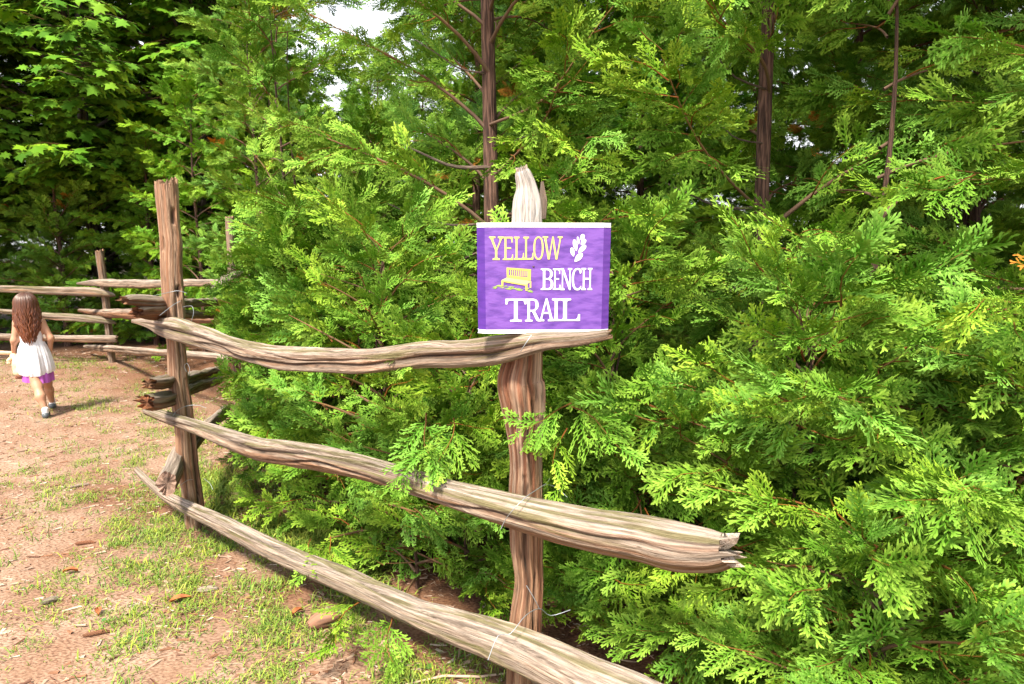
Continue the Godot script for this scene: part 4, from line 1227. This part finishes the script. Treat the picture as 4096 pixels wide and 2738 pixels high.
	for f in feet:
		var p: Vector3 = f[0]
		var sock := body([[p + Vector3(0, 0.035, 0.004), p + Vector3(0.0, 0.082, 0.0), 0.026, 0.0275]], 0.005, 0.01, func(_q): return Color.WHITE)
		part("sock", sock, M.cloth, o)
		var d := Vector3(sin(f[1]), 0, -cos(f[1]))
		var shoe := body([[p + Vector3(0, 0.024, 0.022), p + d * 0.04 + Vector3(0, 0.024, 0), 0.030, 0.030], [p + d * 0.04 + Vector3(0, 0.02, 0), p + d * 0.125 + Vector3(0, 0.016, 0), 0.032, 0.027]], 0.006, 0.02, func(_q): return Color.WHITE, 0.001)
		part("shoe", shoe, plain(lin(0.075, 0.085, 0.095), 0.45), o)
	# hair: a cap and many wavy locks falling to the small of the back
	var b := MB.new()
	var rng := RandomNumberGenerator.new()
	rng.seed = 4
	var hc := Vector3(-0.034, 1.075, zb + 0.002)
	for i in 420:
		var u := rng.randf()
		var az := lerpf(-2.25, 2.25, rng.randf())
		var el := lerpf(0.1, 1.45, sqrt(u))
		var pts := []
		var rad := []
		var bottom := 0.705 + 0.055 * pow(absf(az) / 2.2, 2.0) + rng.randf_range(-0.01, 0.06) * (1 if rng.randf() < 0.7 else 3)
		var wave := rng.randf() * TAU
		var amp := rng.randf_range(0.006, 0.014)
		var layer := rng.randf_range(0.0, 1.0)
		var deepness := 0.088 + 0.010 * layer
		var out_ := Vector3(sin(az), 0, cos(az))
		for k in 15:
			var t := k / 14.0
			var p: Vector3
			if t < 0.3:
				var e := lerpf(1.5 - 0.3 * (1.0 - u), 0.0, t / 0.3)
				p = hc + (out_ * cos(e) + Vector3.UP * sin(e)) * (deepness + 0.004 * sin(e))
			else:
				var q := (t - 0.3) / 0.7
				var y := lerpf(hc.y, bottom, q)
				# narrows from the head to a rounded tail over the back
				var wx := lerpf(0.094, 0.104, minf(q * 3, 1.0)) * (1.0 - 0.42 * smoothstep(0.55, 1.0, q))
				var zz := lerpf(deepness, 0.085 + 0.018 * layer, minf(q * 2.0, 1.0))
				p = Vector3(hc.x + sin(az) * wx + 0.03 * q * 0.3, y, zb + maxf(cos(az), -0.25) * zz + 0.004)
				var wv := amp * minf(q * 3.0, 1.0)
				p += Vector3(cos(az), 0, -sin(az)) * wv * sin(q * 17.0 + wave) + out_ * wv * 0.8 * cos(q * 17.0 + wave * 1.3 + az * 2.0)
			pts.append(p)
			rad.append(lerpf(0.0062, 0.0045, t) * (1.0 if k < 13 else 0.5))
		var c0 := Color(0.045, 0.014, 0.006).lerp(Color(0.08, 0.028, 0.012), rng.randf())
		var c1 := Color(0.095, 0.020, 0.004).lerp(Color(0.25, 0.066, 0.014), rng.randf())
		b.tube(pts, rad, 6, c0, c1)
	var hair := part("hair", b.mesh(true), M.hair, o)
	var cap := SphereMesh.new()
	cap.radius = 0.088; cap.height = 0.18
	var capped := part("hair_crown", cap, plain(lin(0.045, 0.017, 0.008), 0.6), hair)
	capped.position = hc + Vector3(0, 0.004, 0.012)
	# the soft toy in her left hand
	var toy := thing("soft_toy", "cream soft toy with an outstretched arm dangling from the girl's left hand", "toy", base, 0.612)
	var cream := Color(0.74, 0.52, 0.33)
	var fur := func(p: Vector3) -> Color: return cream * (1.0 + 0.25 * rough.get_noise_3d(p.x * 900, p.y * 900, p.z * 900))
	part("torso", body([[Vector3(-0.163, 0.575, zb - 0.055), Vector3(-0.145, 0.50, zb - 0.03), 0.034, 0.042], [Vector3(-0.145, 0.50, zb - 0.03), Vector3(-0.135, 0.425, zb - 0.02), 0.042, 0.046]], 0.006, 0.02, fur), M.skin, toy)
	part("arm", body([[Vector3(-0.168, 0.605, zb - 0.06), Vector3(-0.29, 0.618, zb - 0.06), 0.016, 0.022]], 0.005, 0.01, fur), M.skin, toy)
	part("paw", body([[Vector3(-0.195, 0.555, zb - 0.02), Vector3(-0.208, 0.542, zb - 0.01), 0.016, 0.015], [Vector3(-0.203, 0.525, zb - 0.02), Vector3(-0.207, 0.520, zb - 0.01), 0.016, 0.015]], 0.004, 0.006, fur), M.skin, toy)
	part("foot", body([[Vector3(-0.155, 0.375, zb - 0.02), Vector3(-0.115, 0.372, zb - 0.02), 0.016, 0.020]], 0.005, 0.01, func(_p): return Color(0.25, 0.09, 0.045)), M.skin, toy, "dark brown foot of the toy")

# ------------------------------------------------------------------ what lies and grows on the ground
func build_litter() -> void:
	var rng := RandomNumberGenerator.new()
	rng.seed = 99
	# grass blades in tufts
	var tufts := []
	for v in 4:
		var b := MB.new()
		for i in 11:
			var a := rng.randf() * TAU
			var l := rng.randf_range(0.03, 0.10)
			var p := Vector3(rng.randf_range(-0.06, 0.06), 0, rng.randf_range(-0.06, 0.06))
			var d := Vector3(cos(a), 0, sin(a))
			var s := d.cross(Vector3.UP) * rng.randf_range(0.0014, 0.0034)
			var bend := rng.randf_range(0.6, 1.9)
			var c := Color(0.10, 0.19, 0.025).lerp(Color(0.30, 0.34, 0.06), rng.randf())
			var q := p + Vector3.UP * l * (0.5 - 0.1 * bend) + d * l * 0.22 * bend
			var r := p + Vector3.UP * l * (0.9 - 0.42 * bend) + d * l * 0.55 * bend
			var f := b.vert(p - s, c)
			b.vert(p + s, c); b.vert(q + s * 0.9, c); b.vert(q - s * 0.9, c); b.vert(r, c)
			b.quad(f, f + 1, f + 2, f + 3); b.tri(f + 3, f + 2, f + 4)
		tufts.append(b.mesh())
	# small round weed leaves
	var weed := MB.new()
	for i in 7:
		var a := TAU * i / 7 + rng.randf()
		var d := Vector3(cos(a), 0.35, sin(a)).normalized()
		var s := d.cross(Vector3.UP).normalized()
		var l := rng.randf_range(0.018, 0.032)
		var c := Color(0.07, 0.17, 0.035)
		weed.kite(d * 0.006, d * (0.006 + l) - Vector3(0, 0.004, 0), s, l * 0.36, 0.6, c, Color(0.12, 0.22, 0.05))
	var xf := [[], [], [], [], []]
	var tc := [[], [], [], [], []]
	for i in 110000:
		var x := rng.randf_range(-6.5, 1.2)
		var z := rng.randf_range(-9.0, -1.2)
		var f := (Vector3(x, 0, z) - fence_a).dot(fence_n)
		var dens := 0.0
		var patch := soft.get_noise_2d(x * 2.2 + 9, z * 2.2) + 0.6 * soft.get_noise_2d(x * 6.0, z * 6.0 + 7)
		if x > -2.3:
			dens = 0.85 * exp(-pow((f - 0.22) / 0.55, 2.0))
			if f < -0.1: dens = 1.2 * smoothstep(-0.9, -0.2, f) * smoothstep(-0.3, -0.9, x)
		else:
			var g := (Vector3(x, 0, z) - Vector3(-2.6, 0, -6.3)).dot(Vector3(-0.69, 0, 0.72))
			dens = 0.22 * exp(-pow((g - 0.5) / 0.6, 2.0))
			dens = maxf(dens, 0.5 * exp(-pow((Vector2(x, z).distance_to(Vector2(-2.3, -4.9)) - 0.3) / 0.8, 2.0)))
		dens += 0.0012
		dens *= smoothstep(-0.45, 0.6, patch) * 1.1
		if rng.randf() > dens:
			continue
		var v := rng.randi() % 5
		if v == 4 and rng.randf() < 0.4: v = 0
		var sc := rng.randf_range(0.55, 1.15) * (1.35 if f < -0.1 and x > -2 else 0.9)
		xf[v].append(Transform3D(Basis(Vector3.UP, rng.randf() * TAU).scaled(Vector3(sc, sc * rng.randf_range(0.6, 1.1), sc)), Vector3(x, ground_y(x, z) - 0.004, z)))
		tc[v].append(tint(rng.randf()))
	var gn := Node3D.new()
	gn.name = "grass"
	add_child(gn)
	tag(gn, "thin patchy grass and small weeds beside the fence", "grass", "", "stuff")
	for v in 4:
		many("grass_tufts", tufts[v], M.grass, xf[v], tc[v], gn)
	many("weeds", weed.mesh(), M.grass, xf[4], tc[4], gn)
	# chips, needles and leaf scraps trodden into the trail
	var cn := Node3D.new()
	cn.name = "litter"
	add_child(cn)
	tag(cn, "wood chips, bark scraps and dry needles scattered over the trail", "litter", "", "stuff")
	for v in 3:
		var b := MB.new()
		var l: float = [0.016, 0.022, 0.030][v]
		var w: float = [0.0042, 0.0036, 0.0022][v]
		b.poly([Vector3(-l, 0.001, -w), Vector3(-l * 0.8, 0.004, w), Vector3(l * 0.9, 0.003, w * 0.8), Vector3(l, 0.005, -w * 0.6)], Color.WHITE)
		b.poly([Vector3(-l, 0.001, -w), Vector3(l, 0.005, -w * 0.6), Vector3(l, 0.0, -w * 1.2), Vector3(-l, 0.0, -w * 1.3)], Color.WHITE)
		b.poly([Vector3(-l * 0.8, 0.004, w), Vector3(l * 0.9, 0.003, w * 0.8), Vector3(l, 0.0, w * 1.2), Vector3(-l, 0.0, w * 1.3)], Color.WHITE)
		var cx := []
		var cc := []
		for i in 24000:
			var x := rng.randf_range(-7.0, 1.5)
			var z := -1.0 - 8.5 * pow(rng.randf(), 1.3)
			if soft.get_noise_2d(x * 1.9 + 3, z * 1.9) < rng.randf_range(-0.6, 0.35):
				continue
			var sc := rng.randf_range(0.22, 0.7) if rng.randf() < 0.9 else 1.25
			var bs := Basis(Vector3.UP, rng.randf_range(-0.9, 0.9) + (0.0 if rng.randf() < 0.6 else rng.randf() * 6)) * Basis(Vector3.BACK, rng.randf_range(-0.2, 0.2))
			cx.append(Transform3D(bs.scaled_local(Vector3(sc, sc, sc)), Vector3(x, ground_y(x, z) + 0.001, z)))
			var t := rng.randf()
			var c := Color(0.46, 0.31, 0.22) if t < 0.45 else Color(0.27, 0.12, 0.06) if t < 0.80 else Color(0.58, 0.46, 0.36) if t < 0.92 else Color(0.14, 0.055, 0.03)
			cc.append(c * rng.randf_range(0.65, 1.0))
		many("chips", b.mesh(), M.vertex, cx, cc, cn)
	# single things large enough to point at
	for r in [[-1.485, -2.88, 0.045, 0.4, "curled rust red leaf on the sparse grass near the bottom rail"], [-1.791, -2.779, 0.03, 2.1, "narrow brown leaf on bare earth in the lower left"], [-0.93, -2.78, 0.03, 1.0, "small dark red leaf at the shaded foot of the bottom rail"], [-2.15, -3.15, 0.034, 0.2, "brown leaf lying flat on the open trail at left"]]:
		var b := MB.new()
		var n := 8
		var ids := []
		for i in n + 1:
			var t := float(i) / n
			var w: float = r[2] * 0.42 * sin(PI * pow(t, 0.8)) + 0.001
			for s: float in [-1.0, 0.0, 1.0]:
				ids.append(b.vert(Vector3(r[2] * (t * 2 - 1), 0.006 + absf(s) * 0.014 + 0.012 * sin(t * 3), s * w), Color(0.42, 0.13, 0.04) * (0.8 + 0.3 * sin(t * 9 + s))))
		for i in n:
			for s in 2:
				b.quad(ids[i * 3 + s], ids[i * 3 + s + 1], ids[i * 3 + s + 4], ids[i * 3 + s + 3])
		var m := top("fallen_leaf", b.mesh(true), M.vertex, r[4], "leaf", "dead leaves on the trail")
		m.position = Vector3(r[0], ground_y(r[0], r[1]), r[1])
		m.rotation.y = r[3]
	for r in [[-1.411, -2.987, 0.045, 0.011, 0.15, Color(0.50, 0.39, 0.30), "pale wood chip on the grass above the rust red leaf"], [-2.30, -3.51, 0.05, 0.01, 0.1, Color(0.34, 0.13, 0.06), "long reddish strip of bark on the trail at left"], [-2.077, -2.895, 0.032, 0.014, 0.5, Color(0.50, 0.39, 0.30), "pale flat wood chip on the open trail at left"], [-1.70, -2.62, 0.05, 0.009, 0.3, Color(0.36, 0.15, 0.07), "orange brown splinter on bare earth in the lower left"], [-2.9, -4.4, 0.06, 0.009, 0.6, Color(0.38, 0.28, 0.21), "grey splinter on the trail beyond the tall post"]]:
		var t := timber([[-r[2], 0.006, 0, r[3] * 0.6], [-r[2] * 0.5, 0.008, 0.002, r[3]], [r[2] * 0.4, 0.009, -0.003, r[3]], [r[2], 0.007, 0, r[3] * 0.4]], 1.5, int(r[2] * 1000), 0.004, 14, [r[5], r[5], r[5] * 0.8], [], 0.3, 0.6, 0.0, r[5], -1.0)
		var m := top("wood_chip", t, M.wood, r[6], "wood chip", "large chips on the trail")
		m.position = Vector3(r[0], ground_y(r[0], r[1]), r[1])
		m.rotation.y = r[4]
	var st := timber([[-0.065, 0.015, 0, 0.02], [-0.03, 0.022, 0, 0.036], [0.02, 0.024, 0.005, 0.038], [0.06, 0.018, 0, 0.018]], 0.9, 51, 0.006, 24, [Color(0.22, 0.10, 0.06), Color(0.28, 0.14, 0.085), Color(0.16, 0.07, 0.04)], [], 0.5, 0.3, 0.0, Color(0.2, 0.1, 0.06), -1.0)
	var sm := top("stone", st, M.vertex, "rough reddish brown stone under the bottom rail beside cedar sprays", "stone")
	sm.position = Vector3(-0.79, ground_y(-0.8, -2.72), -2.70)
	sm.rotation.y = 0.5
	var pl := thing("seedling", "dark green broad leaved seedling at the bottom right of the sign post", "plant", Vector3(0.68, ground_y(0.68, -2.35), -2.35))
	var stem := MB.new()
	stem.tube([Vector3.ZERO, Vector3(0.01, 0.09, 0.02), Vector3(0.0, 0.16, 0.04)], [0.004, 0.003, 0.002], 6, Color(0.15, 0.12, 0.05), Color(0.1, 0.15, 0.04))
	part("stem", stem.mesh(true), M.twig, pl)
	for i in 7:
		var a := i * 2.4
		var h := 0.06 + 0.016 * i
		var d := Vector3(cos(a), -0.15, sin(a)).normalized()
		var s := d.cross(Vector3.UP).normalized()
		var lb := MB.new()
		var p := Vector3(0.005, h, 0.02 + 0.004 * i)
		var ids := []
		for k in 7:
			var t := k / 6.0
			var w := 0.026 * sin(PI * pow(t, 0.75)) + 0.0006
			for q: float in [-1.0, 0.0, 1.0]:
				ids.append(lb.vert(p + d * (0.012 + 0.09 * t) + Vector3(0, -0.03 * t * t + 0.006 * absf(q), 0) + s * q * w, Color(0.030, 0.075, 0.028)))
		for k in 6:
			for q in 2:
				lb.quad(ids[k * 3 + q], ids[k * 3 + q + 1], ids[k * 3 + q + 4], ids[k * 3 + q + 3])
		part("leaf", lb.mesh(true), M.maple, pl)
	var sb := MB.new()
	sb.tube([Vector3(-0.22, 0.01, 0.03), Vector3(-0.08, 0.016, 0.0), Vector3(0.05, 0.012, 0.012), Vector3(0.16, 0.012, 0.0)], [0.003, 0.005, 0.005, 0.003], 8, Color(0.50, 0.34, 0.24), Color(0.55, 0.40, 0.30))
	var sti := top("stick", sb.mesh(true), M.twig, "thin pale stick on the ground at the foot of the sign post", "stick")
	sti.position = Vector3(-0.17, ground_y(-0.17, -2.34), -2.33)
	sti.rotation.y = 0.1
